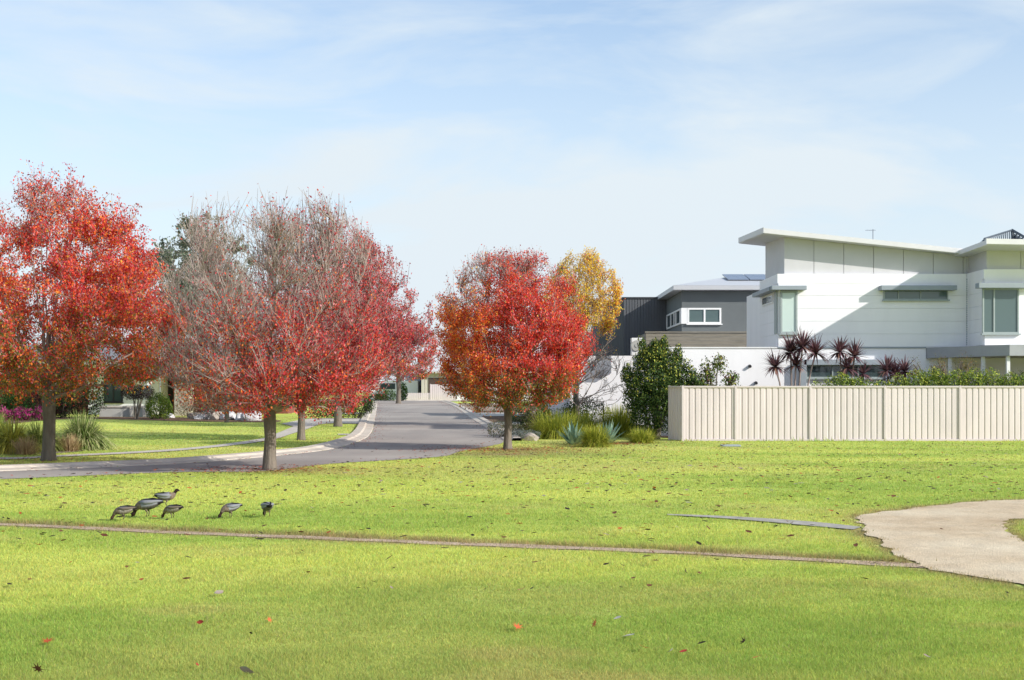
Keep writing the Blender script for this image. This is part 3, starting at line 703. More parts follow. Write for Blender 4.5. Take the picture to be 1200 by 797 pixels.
def make_tuft(name, label, cat, loc, n, ln, w_, spread, droop, cols, seed=1, group=None, part='leaves', rad=.12, seg=5, xs=1):
    r = random.Random(seed); T = thing(name, label, cat, loc, group); out = ([], [], [])
    for i in range(n):
        a = r.uniform(0, 2 * PI); tilt = abs(r.gauss(0, spread)); rr = r.random() ** .5 * rad
        d = Vector((math.cos(a) * math.sin(tilt), math.sin(a) * math.sin(tilt), math.cos(tilt)))
        c = cols[r.randrange(len(cols))]; k = r.uniform(.75, 1.25); c = tuple(x * k for x in c)
        strap((math.cos(a) * rr * xs, math.sin(a) * rr, -.01), d, ln * r.uniform(.6, 1.1), w_ * r.uniform(.7, 1.2), droop * r.uniform(.5, 1.3), seg, c, out)
    me = mesh_np(part, np.array(out[0]), np.array(out[1]), np.array(out[2])); link(part, me, M['green_leaf'], T)
    core = MB(); core.tube([(0, 0, -.05), (0, 0, .05 + .04 * ln)], [rad * .7, rad * .3], 8); thing_build(core, 'root_crown', M['bark'], T)
    return T
G1, G2, G3, G4, G5, G6 = pal((60, 82, 44), (80, 102, 52), (44, 64, 38), (108, 124, 60), (160, 160, 74), (180, 184, 84))
PUR = pal((84, 42, 54), (60, 34, 44), (110, 64, 66)); GREY = pal((70, 66, 66), (52, 46, 48), (88, 80, 78))
# big evergreen beside the fence
make_shrub('evergreen_shrub', 'tall dense dark green shrub with sunlit yellow green top at the end of the cream fence', 'shrub', base(770, 43.1),
           [(-.15, 0, 1.0, .95, .8, .9), (-.1, 0, 2.0, .85, .8, .85), (.35, .1, 1.5, .95, .75, .9), (-.2, 0, 2.75, .55, .5, .5), (.45, 0, 2.45, .6, .5, .55), (.1, .1, 2.9, .4, .4, .42), (.95, .1, 2.1, .4, .4, .5), (-.75, 0, 1.6, .4, .5, .8), (-.5, 0, 3.05, .16, .16, .42), (.22, 0, 3.2, .16, .16, .36), (-.05, 0, 3.1, .2, .2, .3), (.7, 0, 2.85, .18, .18, .34), (-1.05, 0, 2.2, .2, .25, .35), (1.25, 0, 1.6, .3, .3, .7)],
           30000, .075, [G3, G1, G2, G4, pal((176, 178, 80))[0]], [1.5, 2, 1.6, .8, .9], seed=5, top=(1.4, 3.2), stems=9, rough=.34)  # yellow green leaves gathered towards the top paint in its sunlight
make_shrub('leggy_shrub', 'sparse bronze green shrub rising behind the left end of the cream fence', 'shrub', base(838, 43.6),
           [(0, 0, 1.2, .7, .6, .9), (-.25, 0, 2.2, .35, .3, .5), (.15, 0, 2.55, .28, .3, .4), (.55, 0, 2.0, .3, .3, .35), (-.5, 0, 1.9, .3, .3, .4)], 3600, .085, [G2, G4, PUR[2], G5], [1.5, 1, .5, .8], seed=6, stems=14, rough=.35, shell=.4)
make_shrub('round_shrub', 'dark green rounded shrub in front of the white garage wall', 'shrub', base(687, 50), [(0, 0, .75, 1.0, .7, .65), (-.5, 0, .6, .7, .6, .5)], 5500, .06, [G3, G1, G2], seed=7)
# ornamental grasses of the right garden
for px, Y, n, ln, w_, sp, dr, xs_, sd, lb in [
    (652, 43.5, 2600, 1.05, .007, .75, 2.3, 2.6, 1, 'large arching yellow green ornamental grass at the left of the right garden bed'),
    (680, 45.0, 2600, 1.0, .007, .75, 2.3, 2.8, 2, 'yellow green ornamental grass in the middle of the right garden bed behind the blue green plants'),
    (727, 45.0, 2000, 1.15, .007, .5, 1.5, 1.5, 3, 'upright yellow green ornamental grass beside the tall dark shrub'),
    (697, 37.2, 2200, .68, .006, .75, 1.9, 1.0, 4, 'small round lime grass tuft nearest the park lawn in front of the agaves'),
    (752, 39.8, 1200, .52, .006, .75, 1.8, 1.2, 5, 'small green grass tuft at the foot of the tall dark shrub')]:
    make_tuft('ornamental_grass', lb, 'ornamental grass', base(px, Y), n, ln, w_, sp, dr, [lin(170, 176, 60), lin(140, 150, 58), lin(190, 186, 84), lin(110, 124, 50)], sd, 'ornamental grasses in the right garden bed', rad=.28, xs=xs_)
for px, Y, sd, lb in [(672, 38.6, 1, 'blue green agave left of the small lime grass tuft'), (711, 39.4, 2, 'blue green agave right of the small lime grass tuft')]:
    make_tuft('agave', lb, 'agave', base(px, Y), 80, .74, .05, .75, .35, [lin(126, 156, 140), lin(104, 138, 122), lin(150, 172, 150)], sd, 'blue green agaves', rad=.1, seg=4)
# small things around the foot of the red tree
make_shrub('low_shrub', 'grey green low shrub left of the red tree trunk by the kerb', 'shrub', base(586, 44.5), [(0, 0, .3, .55, .5, .32), (.5, 0, .25, .4, .4, .25)], 1600, .05, pal((110, 112, 86), (88, 96, 70), (132, 124, 100)), seed=9)
make_shrub('low_shrub', 'dark green upright shrub right of the red tree trunk', 'shrub', base(611, 45.5), [(0, 0, .6, .45, .4, .6)], 2200, .05, [G3, G1, G2], seed=10)
make_shrub('low_shrub', 'reddish brown rounded shrub beside the garden rocks', 'shrub', base(622, 46.5), [(0, 0, .5, .45, .4, .5)], 1800, .05, pal((104, 74, 60), (84, 62, 50), (96, 92, 58)), seed=11)
make_shrub('low_shrub', 'silver blue ground hugging shrub behind the tan rock', 'shrub', base(609, 42.6), [(0, 0, .17, .5, .35, .2), (.45, 0, .15, .3, .3, .17)], 1500, .045, pal((136, 142, 138), (110, 118, 116)), seed=12)
make_shrub('low_shrub', 'green leafy shrub at the left edge of the yellow green grasses', 'shrub', base(640, 44.6), [(0, 0, .5, .5, .45, .55), (-.1, 0, .85, .3, .3, .35)], 2600, .06, [G1, G2, G4], seed=13)
make_shrub('low_shrub', 'pale pebbly leafed shrub between the reddish shrub and the grasses', 'shrub', base(629, 50.5), [(0, 0, .8, .5, .45, .45)], 1500, .06, pal((150, 140, 120), (120, 116, 92)), seed=14)
make_shrub('young_tree', 'small red and green leafed sapling by the right kerb of the far street', 'tree', base(556, 100), [(0, 0, 1.3, 1.1, .9, .75), (.8, 0, .9, .6, .6, .5)], 1500, .15, [ORG, RED, GRN, OLV], seed=15, mt='leaf')
# far left of the street
make_shrub('hedge', 'low dark green hedge ending at the left kerb of the street', 'hedge', base(420, 66), [(-.9, 0, .55, .9, .6, .6), (0, 0, .65, .8, .6, .65), (.55, 0, .9, .35, .5, .6), (-1.9, .3, .5, .8, .6, .55)], 6000, .08, [G3, G1, PUR[1], G4], [2, 2, .8, .8], seed=16)
make_shrub('low_shrub', 'small clipped green shrub before the white far wall left of the street', 'shrub', base(452, 124), [(0, 0, .5, 1.3, .7, .7)], 900, .16, [G1, G2], seed=17)
make_shrub('tall_shrub', 'narrow dark green shrub at the foot of the farthest street tree', 'shrub', base(472, 121.5), [(0, 0, .9, .5, .5, 1.0)], 900, .16, [G3, G1], seed=18)
# left front garden
for px, py, n, ln, dr, sd, lb, cs in [
    (97, 527, 2800, 1.08, 2.8, 1, 'largest round clump of arching green strap leaves right of the left tree trunk', [lin(120, 140, 74), lin(88, 112, 56), lin(160, 168, 108), lin(190, 190, 140)]),
    (14, 531, 2200, .92, 2.8, 2, 'golden yellow strap leaved clump at the left edge of the view', [lin(196, 190, 84), lin(170, 168, 70), lin(150, 150, 80)]),
    (46, 529, 1700, .9, 2.8, 3, 'green strap leaved clump partly behind the left tree trunk', [lin(130, 146, 76), lin(156, 164, 90), lin(110, 126, 66)]),
    (-6, 516, 1800, 1.0, 2.8, 4, 'upright green strap leaved clump behind the golden one at the left edge', [lin(120, 140, 70), lin(150, 160, 80)])]:
    make_tuft('strap_leaf_plant', lb, 'strappy plant', G(px, py), n, ln, .013, .85, dr, cs, sd + 20, 'strap leaved clumps on the left verge', rad=.25)
for px, py, sd in [(82, 529, 1), (30, 533, 2)]:
    make_tuft('dry_tuft', ['dried straw coloured tuft between the left tree trunk and the largest green clump', 'pale dry tuft under the golden clump at the left edge'][sd - 1], 'dry grass', G(px, py), 420, .5, .008, .8, .9, pal((176, 150, 116), (150, 126, 96), (190, 170, 130)), sd + 30, 'dry tufts on the left verge', rad=.2)
make_shrub('garden_hedge', 'dark green hedge at the far left behind the front lawn', 'hedge', G(4, 491), [(-2.5, 0, .9, 1.8, .8, 1.1), (-.5, 0, 1.0, 1.4, .8, 1.1), (.8, 0, .7, .8, .7, .8)], 9000, .1, [G3, G1, G2, pal((54, 104, 46))[0]], seed=19)
make_shrub('garden_shrub', 'dark maroon bush behind the trunk of the left red tree', 'shrub', G(44, 490), [(0, 0, .8, 1.0, .7, .85), (.9, .2, .7, .7, .6, .7)], 5000, .09, PUR + [G3], seed=20)
make_shrub('flowering_shrub', 'magenta pink flowering low shrub at the far left of the front lawn', 'shrub', G(14, 493), [(-.8, 0, .35, .9, .5, .4), (.6, 0, .3, .8, .4, .35)], 3200, .1, [pal((170, 76, 122))[0], pal((160, 50, 110))[0], G2], [1.4, 1, 1], seed=21)
make_shrub('flowering_shrub', 'smaller magenta flowering shrub beside the left tree trunk', 'shrub', G(51, 493), [(0, 0, .35, .5, .4, .42)], 1300, .1, [pal((170, 76, 122))[0], pal((150, 50, 110))[0], G2], [1.2, 1, 1], seed=22)
make_shrub('garden_shrub', 'dark green bush between the left tree trunk and the low rendered wall', 'shrub', G(72, 490), [(0, 0, .8, .9, .7, .9), (1.2, .3, 1.2, 1.2, .8, 1.4)], 5200, .1, [G3, G1, PUR[1]], seed=23)
# the clipped dark ball on stems
T = make_shrub('topiary_shrub', 'flat clipped dark purple topiary on short bare stems before the left house', 'shrub', G(160, 491.5), [(-.25, 0, 1.35, .6, .5, .4), (.3, 0, 1.38, .65, .5, .42), (0, 0, 1.42, .8, .55, .4)], 7000, .05, GREY + [PUR[1]], seed=24, rough=.1, stems=9)
make_shrub('low_shrub', 'fresh green bush between the dark topiary and the stone pillar', 'shrub', G(186, 491), [(0, 0, .65, .75, .6, .75)], 4200, .075, pal((104, 128, 52), (78, 104, 44), (130, 144, 66)), seed=25)
make_shrub('low_shrub', 'greyish tangled shrub on the rocks right of the stone pillar', 'shrub', G(262, 492), [(-1.6, .5, .6, 1.2, .6, .55), (0, .5, .7, 1.4, .6, .6)], 2600, .07, pal((120, 112, 92), (92, 88, 66), (134, 84, 60)), seed=26, shell=.4, stems=24)
make_shrub('autumn_shrub', 'orange and rust leaved shrub behind the rocks right of the stone pillar', 'shrub', G(248, 490.5), [(-.9, 1.0, 1.9, 1.5, .9, 1.5), (1.5, 1.2, 2.0, 1.6, .9, 1.5), (3.4, 1.4, 1.6, 1.4, .9, 1.2)], 9000, .1, [ORG, BRN, OLV, RED, GRN], [1.2, 1, .9, .6, .5], seed=27, mt='leaf', shell=.35)
# behind the fence, right
cord = []
def make_cordyline(label, loc, heads, seed):
    r = random.Random(seed); T = thing('cordyline', label, 'cordyline', loc, 'purple cordylines behind the cream fence')
    st = MB(); out = ([], [], [])
    for hx, hy, hz_, ln, n in heads:
        p0 = Vector((hx * .35, hy, -.03)); p2 = Vector((hx, hy, hz_)); st.tube(bez(p0, Vector((hx * .5, hy, hz_ * .6)), p2, 5), [.035, .032, .03, .028, .03], 7)
        for i in range(int(n * 1.35)):
            a = r.uniform(0, 2 * PI); tilt = math.acos(r.uniform(-.45, 1)); d = Vector((math.cos(a) * math.sin(tilt), math.sin(a) * math.sin(tilt), math.cos(tilt)))
            c = [lin(118, 84, 92), lin(94, 70, 80), lin(144, 108, 112), lin(164, 124, 108)][r.choice((0, 0, 1, 1, 2, 3 if d.z < 0 else 2))]
            strap(p2 + d * .02, d, ln * r.uniform(.8, 1.35), .030, .35 if d.z > -.1 else .9, 4, c, out)
    thing_build(st, 'stem', M['twig'], T, True)
    me = mesh_np('leaves', np.array(out[0]), np.array(out[1]), np.array(out[2])); link('leaves', me, M['green_leaf'], T)
make_cordyline('tall purple cordyline with four rosettes on bare stems above the left of the cream fence', base(930, 43.4), [(-.62, 0, 2.45, .55, 80), (-.08, .1, 2.95, .6, 110), (.28, -.1, 3.1, .6, 110), (.75, 0, 2.9, .58, 90), (.1, .1, 2.5, .5, 60)], 1)
make_cordyline('middle purple cordyline before the dark lower window above the hedge', base(991, 43.5), [(-.2, 0, 2.95, .52, 100), (.3, 0, 2.8, .52, 100), (.05, 0, 2.4, .5, 60), (.6, 0, 2.2, .4, 40)], 2)
make_cordyline('low dark purple cordyline right of the lower window', base(1048, 43.5), [(-.25, 0, 2.3, .52, 80), (.05, 0, 2.2, .52, 80), (.35, 0, 2.3, .5, 70)], 3)
hl = [(x, r_) for x, r_ in [(-2.2, -.22), (-1.8, -.08), (-1.45, .1), (-1.1, -.05), (-.6, -.15), (-.1, -.18), (.4, .0), (1.0, .16), (1.6, .25), (2.2, .2), (2.8, .22), (3.4, .18), (4.0, .1), (4.6, .0), (5.2, .1)]]
make_shrub('hedge', 'clipped green hedge with yellow new shoots along the back of the cream fence', 'hedge', base(1040, 42.6), [(x, 0, 1.42 + q, .5, .45, .75) for x, q in hl], 42000, .065, pal((84, 110, 50), (108, 132, 56), (140, 156, 70), (196, 202, 90)), [1.2, 1.6, 1.3, 1.0], seed=28, top=(1.7, 2.3), rough=.18, stems=16)
make_shrub('wispy_shrub', 'thin bamboo like shoots rising from the hedge before the carport posts', 'shrub', base(1118, 43.2), [(-1.3, 0, 2.3, .25, .2, .6), (-.45, 0, 2.35, .3, .2, .6), (.4, 0, 2.4, .6, .2, .6), (-.7, 0, 2.2, .2, .2, .5)], 1700, .06, pal((150, 140, 78), (120, 124, 66), (166, 130, 96)), seed=29, narrow=.25, shell=.6, stems=40)
make_shrub('low_shrub', 'green shrub beside the right hand carport post at the right edge', 'shrub', base(1200, 43.2), [(0, 0, 1.7, .5, .3, .6), (.5, 0, 1.7, .5, .3, .5)], 2200, .06, [G1, G2, G4], seed=30)
# distant
make_tree('eucalyptus_tree', 'olive green gum tree crown rising far behind the left house roof', 'tree', base(238, 140), 19.6, 7, .5,
          [(0, 2.5), (.3, 4.5), (.6, 5.3), (.85, 4.2), (1, 2.0)], lambda p, t, c, rn: palpick(pal((138, 144, 126), (152, 156, 138), (118, 126, 108), (162, 160, 142)), np.ones((len(p), 4)), rn), 16, 8, 5, 9000, .36,  # leaf colours paled and greyed to paint in distance haze
          dens=lambda t, c, q: (c > .35) * (.4 + q[1]), seed=81, twig_r=.03, up=.3, spikes=.2)
make_tree('eucalyptus_tree', 'lower dark green gum tree behind the left house beside the red tree', 'tree', base(196, 130), 14.6, 6, .5,
          [(0, 3), (.3, 4.4), (.6, 4.8), (.85, 4.0), (1, 2.4)], lambda p, t, c, rn: palpick(pal((126, 136, 118), (142, 150, 130), (108, 118, 102)), np.ones((len(p), 3)), rn), 16, 8, 5, 11000, .34,  # haze put into this leaf palette as well
          dens=lambda t, c, q: (c > .2) * (.4 + q[1]), seed=82, twig_r=.03, up=.3, spikes=.2)
# ================================================================== BUILDINGS
def wx(px, Y): return (px - 600) / F * Y
def wz(py, Y): return CAMH + (HOR - py) / F * Y
def window(parent, name, x0, x1, y, z0, z1, fm, gm, mull=(), fw=.05, dep=.06, sill=True):
    """window on a wall facing -y at plane y"""
    b = MB()
    b.box(x0, x1, y - dep, y + .02, z0, z0 + fw); b.box(x0, x1, y - dep, y + .02, z1 - fw, z1)
    xs_ = [x0, x1 - fw] + [m - fw / 2 for m in mull]
    for x in xs_: b.box(x, x + fw, y - dep + .004, y + .02, z0 + fw, z1 - fw)
    o = b.build(name, fm, parent)
    g = MB(); g.box(x0 + fw * .5, x1 - fw * .5, y - .022, y - .006, z0 + fw * .5, z1 - fw * .5); g.build('pane', gm, o)
    if sill: s = MB(); s.box(x0 - .05, x1 + .05, y - dep - .05, y + .01, z0 - .05, z0 - .002); s.build('sill', fm, o)
    return o
def boards(b, x0, x1, y0, y1, z0, z1, step=.46, gap=.006):
    z = z0
    while z < z1 - .01:
        t = min(z + step - gap, z1); b.box(x0, x1, y0, y1, z, t); z += step
# ---------------- the white two storey house
H1 = thing('modern_house', 'white two storey house with pale skillion roof behind the cream fence', 'house', (9.57, 46, float(hz(46))))
YF = 46.0; XL = 9.57; XR = 16.35; YB = 49.3; YR = 44.3
Z1 = wz(408, YF); Z2 = wz(321, YF)
b = MB(); boards(b, XL, XR, YF - .03, YF + .1, Z1 + .05, Z2 - .34)
boards(b, XL - .03, XL + .1, YF + .102, YB, Z1 + .05, Z2 - .34)
b.box(XL - .035, XR, YF - .035, YF + .2, Z2 - .34, Z2); b.box(XL - .035, XL + .2, YF + .202, YB, Z2 - .34, Z2)
b.build('wall', M['white'], H1)
b = MB(); b.box(XL + .02, XR + 4, YF + .02, YB + 3, -.1, Z2 - .35); b.build('wall_core', M['white'], H1)
b = MB(); b.box(XL - .02, 14.87, YF - .012, YF + .3, -.1, Z1); b.box(XL - .02, XL + .3, YF + .302, YB, -.1, Z1); b.build('lower_wall', M['render'], H1)
b = MB(); b.box(XL - .045, 14.87, YF - .05, YF, Z1 - .005, Z1 + .045); b.build('wall_flashing', M['awning'], H1)
# right block, stepping forward
b = MB(); boards(b, XR, XR + 8, YR - .03, YR + .1, Z1 + .05, Z2 - .34); boards(b, XR - .03, XR + .1, YR + .102, YF - .04, Z1 + .05, Z2 - .34)
b.box(XR - .035, XR + 8, YR - .035, YR + .2, Z2 - .34, Z2); b.box(XR - .035, XR + .2, YR + .202, YF - .04, Z2 - .34, Z2); b.build('wall', M['white'], H1)
b = MB(); b.box(XR + .02, XR + 8, YR + .02, YB + 3, Z1, Z2 - .35); b.build('wall_core', M['white'], H1)
# clerestory sheets with joints
CX0 = 9.82
def zt(x, y): return 7.16 - (x - CX0) * .103 + (y - YF) * .045
b = MB(); n = 6; wd = (XR + .3 - CX0) / 6.35; x = CX0
while x < XR + .3:
    x1 = min(x + wd - .018, XR + .3); b.hexa([(x, YF + .15, Z2), (x1, YF + .15, Z2), (x1, YF + .25, Z2), (x, YF + .25, Z2)], [(x, YF + .15, zt(x, YF)), (x1, YF + .15, zt(x1, YF)), (x1, YF + .25, zt(x1, YF)), (x, YF + .25, zt(x, YF))]); x += wd
y = YF + .252
while y < YB + .3:
    y1 = min(y + 1.05 - .018, YB + .3); b.hexa([(CX0, y, Z2), (CX0 + .1, y, Z2), (CX0 + .1, y1, Z2), (CX0, y1, Z2)], [(CX0, y, zt(CX0, y)), (CX0 + .1, y, zt(CX0, y)), (CX0 + .1, y1, zt(CX0, y1)), (CX0, y1, zt(CX0, y1))]); y += 1.05
b.build('clerestory', M['clerestory'], H1)
b = MB(); b.hexa([(CX0 + .11, YF + .26, Z2 - .4), (XR + 6, YF + .26, Z2 - .4), (XR + 6, YB, Z2 - .4), (CX0 + .11, YB, Z2 - .4)], [(CX0 + .11, YF + .26, 7.0), (XR + 6, YF + .26, 6.2), (XR + 6, YB, 6.2), (CX0 + .11, YB, 7.0)]); b.build('clerestory_core', M['clerestory'], H1)
# roof slab
rx0, rx1, ry0, ry1 = 8.98, XR + .1, YF - .42, 50.6
def slab(b, x0, x1, y0, y1, zf, t):
    b.hexa([(x0, y0, zf(x0, y0)), (x1, y0, zf(x1, y0)), (x1, y1, zf(x1, y1)), (x0, y1, zf(x0, y1))], [(x0, y0, zf(x0, y0) + t), (x1, y0, zf(x1, y0) + t), (x1, y1, zf(x1, y1) + t), (x0, y1, zf(x0, y1) + t)])
rf = MB(); slab(rf, rx0, rx1, ry0, ry1, zt, .15); rfo = rf.build('roof', M['roofedge'], H1)
b = MB(); slab(b, rx0 - .03, rx0 - .002, ry0 - .03, ry1, lambda x, y: zt(x, y) + .02, .2); slab(b, rx0 - .002, rx1, ry0 - .03, ry0 - .003, lambda x, y: zt(x, y) + .02, .17); b.build('gutter', M['roofedge'], rfo)
# right roof
zr = lambda x, y: 6.50 + (x - 16) * -.02 + (YR - y) * .02
r2 = MB(); slab(r2, 15.92, 24.5, 42.9, 50, zr, .16); r2o = r2.build('roof', M['roofedge'], H1)
b = MB(); slab(b, 15.89, 24.5, 42.87, 42.897, lambda x, y: zr(x, y) + .02, .18); b.build('gutter', M['roofedge'], r2o)
b = MB(); x = XR + .12
while x < XR + 8: b.box(x, x + 1.18, YR + .12, YR + .22, Z2, 6.5); x += 1.2
b.box(XR + .12, XR + .22, YR + .222, YF + .14, Z2, 6.5); b.build('clerestory', M['clerestory'], H1)
b = MB(); b.box(XR + .23, XR + 8, YR + .23, YB, Z2 - .4, 6.49); b.build('clerestory_core', M['clerestory'], H1)
# windows of the upper floor
def wpx(parent, name, a, c, top, bot, y, fm, gm, mull=(), **k):
    return window(parent, name, wx(a, y), wx(c, y), y - .035, wz(bot, y), wz(top, y), fm, gm, [wx(m, y) for m in mull], **k)
wpx(H1, 'window', 914, 934, 341, 391, YF, M['frame'], M['glassp'], (), fw=.07)
b = MB(); b.box(XL - .3, XL + .95, YF - .34, YF - .04, wz(340.5, YF), wz(335.5, YF)); b.box(XL - .34, XL - .04, YF - .04, YB - .1, wz(341, YF), wz(336, YF)); b.build('awning', M['awning'], H1, bevel=.012)
b = MB(); b.box(XL - .06, XL - .036, YF + .7, YF + 2.7, wz(353, YF) - .02, wz(342.5, YF)); sw = b.build('window', M['wframe'], H1)
b = MB(); b.box(XL - .072, XL - .062, YF + .8, YF + 1.65, wz(351.5, YF), wz(344, YF)); b.box(XL - .072, XL - .062, YF + 1.78, YF + 2.6, wz(351.5, YF), wz(344, YF)); b.build('pane', M['glass'], sw)
b = MB(); b.box(XL - .06, XL - .036, YF + .06, YF + .45, wz(391, YF), wz(341, YF)); b.build('window_return', M['frame'], H1)
wpx(H1, 'window', 1035, 1110, 340, 351.5, YF, M['frame'], M['glassg'], (1052, 1078), fw=.035)
b = MB(); b.box(wx(1029, YF), wx(1117, YF), YF - .42, YF - .04, wz(341, YF), wz(335.5, YF)); b.build('awning', M['awning'], H1, bevel=.012)
wpx(H1, 'window', 1150.5, 1193, 338, 391, YR, M['frame'], M['glassg'], (1164,), fw=.05)
b = MB(); b.box(wx(1152.5, YR), wx(1163, YR), YR - .052, YR - .046, wz(389, YR), wz(340, YR)); b.build('narrow_pane', M['glassm'], H1)
b = MB(); b.box(wx(1166, YR), wx(1191, YR), YR - .052, YR - .046, wz(389, YR), wz(374, YR)); b.build('lower_pane', M['glassm'], H1)
b = MB(); b.box(wx(1144, YR) - .05, wx(1207, YR), YR - .4, YR - .04, wz(338.5, YR), wz(332.5, YR)); b.build('awning', M['awning'], H1, bevel=.012)
# lower window
wpx(H1, 'window', 944, 1036, 428, 443, YF, M['frame'], M['glass'], (975, 1005), fw=.04)
b = MB(); b.box(wx(940, YF), wx(1040, YF), YF - .3, YF - .04, wz(428, YF), wz(421.5, YF)); b.build('awning', M['awning'], H1, bevel=.012)
b = MB(); b.box(wx(936, YF), wx(943, YF), YF - .3, YF - .02, -.1, wz(421.5, YF)); b.build('pier', M['awning'], H1)
# rain chain and downpipe
b = MB()
xc = wx(1133, 45.6)
for i in range(36): z = Z1 + .1 + i * .066; b.tube([(xc, 45.6, z), (xc, 45.6, z + .045)], [.012, .028], 6)
b.tube([(xc, 45.6, Z1), (xc, 45.6, 6.45)], .006, 5); b.build('rain_chain', M['awning'], H1)
# small wall lights

# carport
CP = MB(); pl = [(14.88, YF - .05), (14.88 + .001, YF - .06), (16.62, 42.75), (26, 42.75), (26, 46.0), (14.88, 46.0)]
ztop, zbot = 3.17, 2.80
CP.hexa([(14.88, YF - .055, zbot), (16.62, 42.75, zbot), (26, 42.75, zbot), (26, 47, zbot), (14.88, 47, zbot)], [(14.88, YF - .055, ztop), (16.62, 42.75, ztop), (26, 42.75, ztop), (26, 47, ztop), (14.88, 47, ztop)])
cpo = CP.build('carport_roof', M['canopy'], H1)
for f in (.30, .70, .985):
    b = MB(); x = 14.88 + (16.62 - 14.88) * f; y = YF - .055 + (42.75 - YF + .055) * f
    b.box(x, x + .11, y + .12, y + .23, -.05, zbot - .002); b.build('carport_post', M['wframe'], H1)
b = MB(); b.box(14.9, 15.9, 49.5, 49.7, 0, 2.79); b.build('carport_wall', M['greyrender'], H1)
# roof fittings
a = MB(); q = Vector((13.4, 47.5, zt(13.4, 47.5) + .15)); a.tube([q, q + Vector((0, 0, .62))], .022, 6)
a.tube([q + Vector((-.28, 0, .58)), q + Vector((.1, 0, .58))], .012, 5)
for i in range(5): a.tube([q + Vector((-.25 + i * .07, -.12, .58)), q + Vector((-.25 + i * .07, .12, .58))], .006, 4)
tag(a.build('tv_antenna', M['awning'], None, origin=q), 'small television antenna standing on the pale skillion roof', 'antenna')
# rack of solar tubes on the right roof
RK_ = thing('solar_heater', 'dark tilted solar tube rack on the flat roof at the right edge', 'solar rack', (17.2, 45.5, 6.62))
Yk = 45.5; A = P(1153, 287.5, Yk); Bq = P(1154, 279.5, Yk); Cq = P(1186, 269.5, Yk + 2); Dq = P(1186, 289, Yk + 2); E_ = P(1215, 286, Yk + .5)
fr = MB(); fr.tube([Bq, Cq], .035, 5); fr.tube([Cq, Dq], .05, 5); fr.tube([A, Bq], .045, 5); fr.tube([Cq, E_], .05, 5); fr.tube([Bq + Vector((.3, -.4, -.25)), Dq], .02, 5); fr.build('frame', M['rack'], RK_)
tb = MB()
for i in range(15):
    f = (i + .5) / 15; t_ = Bq.lerp(Cq, f); tb.tube([t_, t_ + Vector((-.30 + .3 * f, -.1, -.22 - .42 * f))], .022, 5)
for i in range(8):
    f = (i + .5) / 8; tb.tube([Cq.lerp(E_, f), Dq.lerp(E_, f)], .03, 5)
tb.build('tubes', M['rack'], RK_)
b = MB(); b.hexa([Cq + Vector((.05, .1, -.08)), E_ + Vector((0, .1, -.06)), Dq + Vector((0, .1, 0))], [Cq + Vector((.05, .14, -.08)), E_ + Vector((0, .14, -.06)), Dq + Vector((0, .14, 0))]); b.build('panel', M['solar'], RK_)

# ---------------- white garage / boundary wall of the grey house
W = thing('rendered_wall', 'long white rendered wall between the bare dark tree and the white house', 'wall', (6, 52, float(hz(52))))
zc = wz(410, 47.5)
zc = Z1 - .01
b = MB(); b.box(wx(768, 46), XL - .025, 45.98, 46.25, -.1, zc); b.build('wall', M['render'], W)
b = MB(); b.box(wx(768, 46) - .04, XL - .05, 45.95, 46.29, zc + .002, zc + .05); b.build('capping', M['wframe'], W)
b = MB(); b.box(wx(668, 57), wx(800, 57), 57.3, 57.5, -.1, wz(417, 57.3)); b.build('garage_wall', M['render'], W)
for q in ((8.54, 2.5), (8.76, 1.9)):
    b = MB(); b.tube([(q[0], 45.86, q[1]), (q[0], 45.978, q[1] + .02)], [.05, .06], 8); b.build('wall_light', M['dark'], W)
b = MB(); b.box(wx(740, 56.2), wx(753, 56.2), 56.2, 56.6, wz(416.5, 56.2), wz(396, 56.2)); g_ = b.build('air_conditioner', M['wframe'], None, origin=(5.2, 56.2, 3.2), bevel=.02)
tag(g_, 'white boxed air conditioner unit above the garage wall beside the dark cladding', 'air conditioner')
fnm = MB(); cx = wx(746.5, 56.1); cz = wz(405, 56.1); fnm.tube([(cx, 56.19, cz), (cx, 56.15, cz)], [.24, .24], 24); fnm.tube([(cx, 56.15, cz), (cx, 56.13, cz)], [.09, .09], 10); fnm.build('fan_grille', M['greyrender'], g_)
# ---------------- grey house
H2 = thing('grey_house', 'charcoal rendered upper storey with white corner windows and pale hipped metal roof', 'house', (8, 60, float(hz(60))))
yf = 60.0; xl = wx(799, yf); ybk = 68.0; ze = wz(340, 59.5)
b = MB(); b.box(xl, 19, yf, ybk, 0, ze); b.build('wall', M['greywall'], H2)
zv = ze; ex0, ex1, ey0, ey1 = xl - .45, 20, yf - .5, ybk + .4
b = MB(); b.box(ex0, ex1, ey0, ey1, zv + .02, zv + .22); b.build('fascia', M['lightroof'], H2)
b = MB(); rz = zv + 1.15; ry = (ey0 + ey1) / 2
b.add([(ex0, ey0, zv + .223), (ex1, ey0, zv + .223), (ex1, ey1, zv + .223), (ex0, ey1, zv + .223), (ex0 + 4.2, ry, rz), (ex1 - 3, ry, rz)], [(0, 1, 5, 4), (1, 2, 5), (2, 3, 4, 5), (3, 0, 4), (0, 3, 2, 1)])
r_h2 = b.build('roof', M['lightroof'], H2)
def rz_at(y): return zv + .223 + (rz - zv - .223) * (y - ey0) / (ry - ey0)
b = MB()
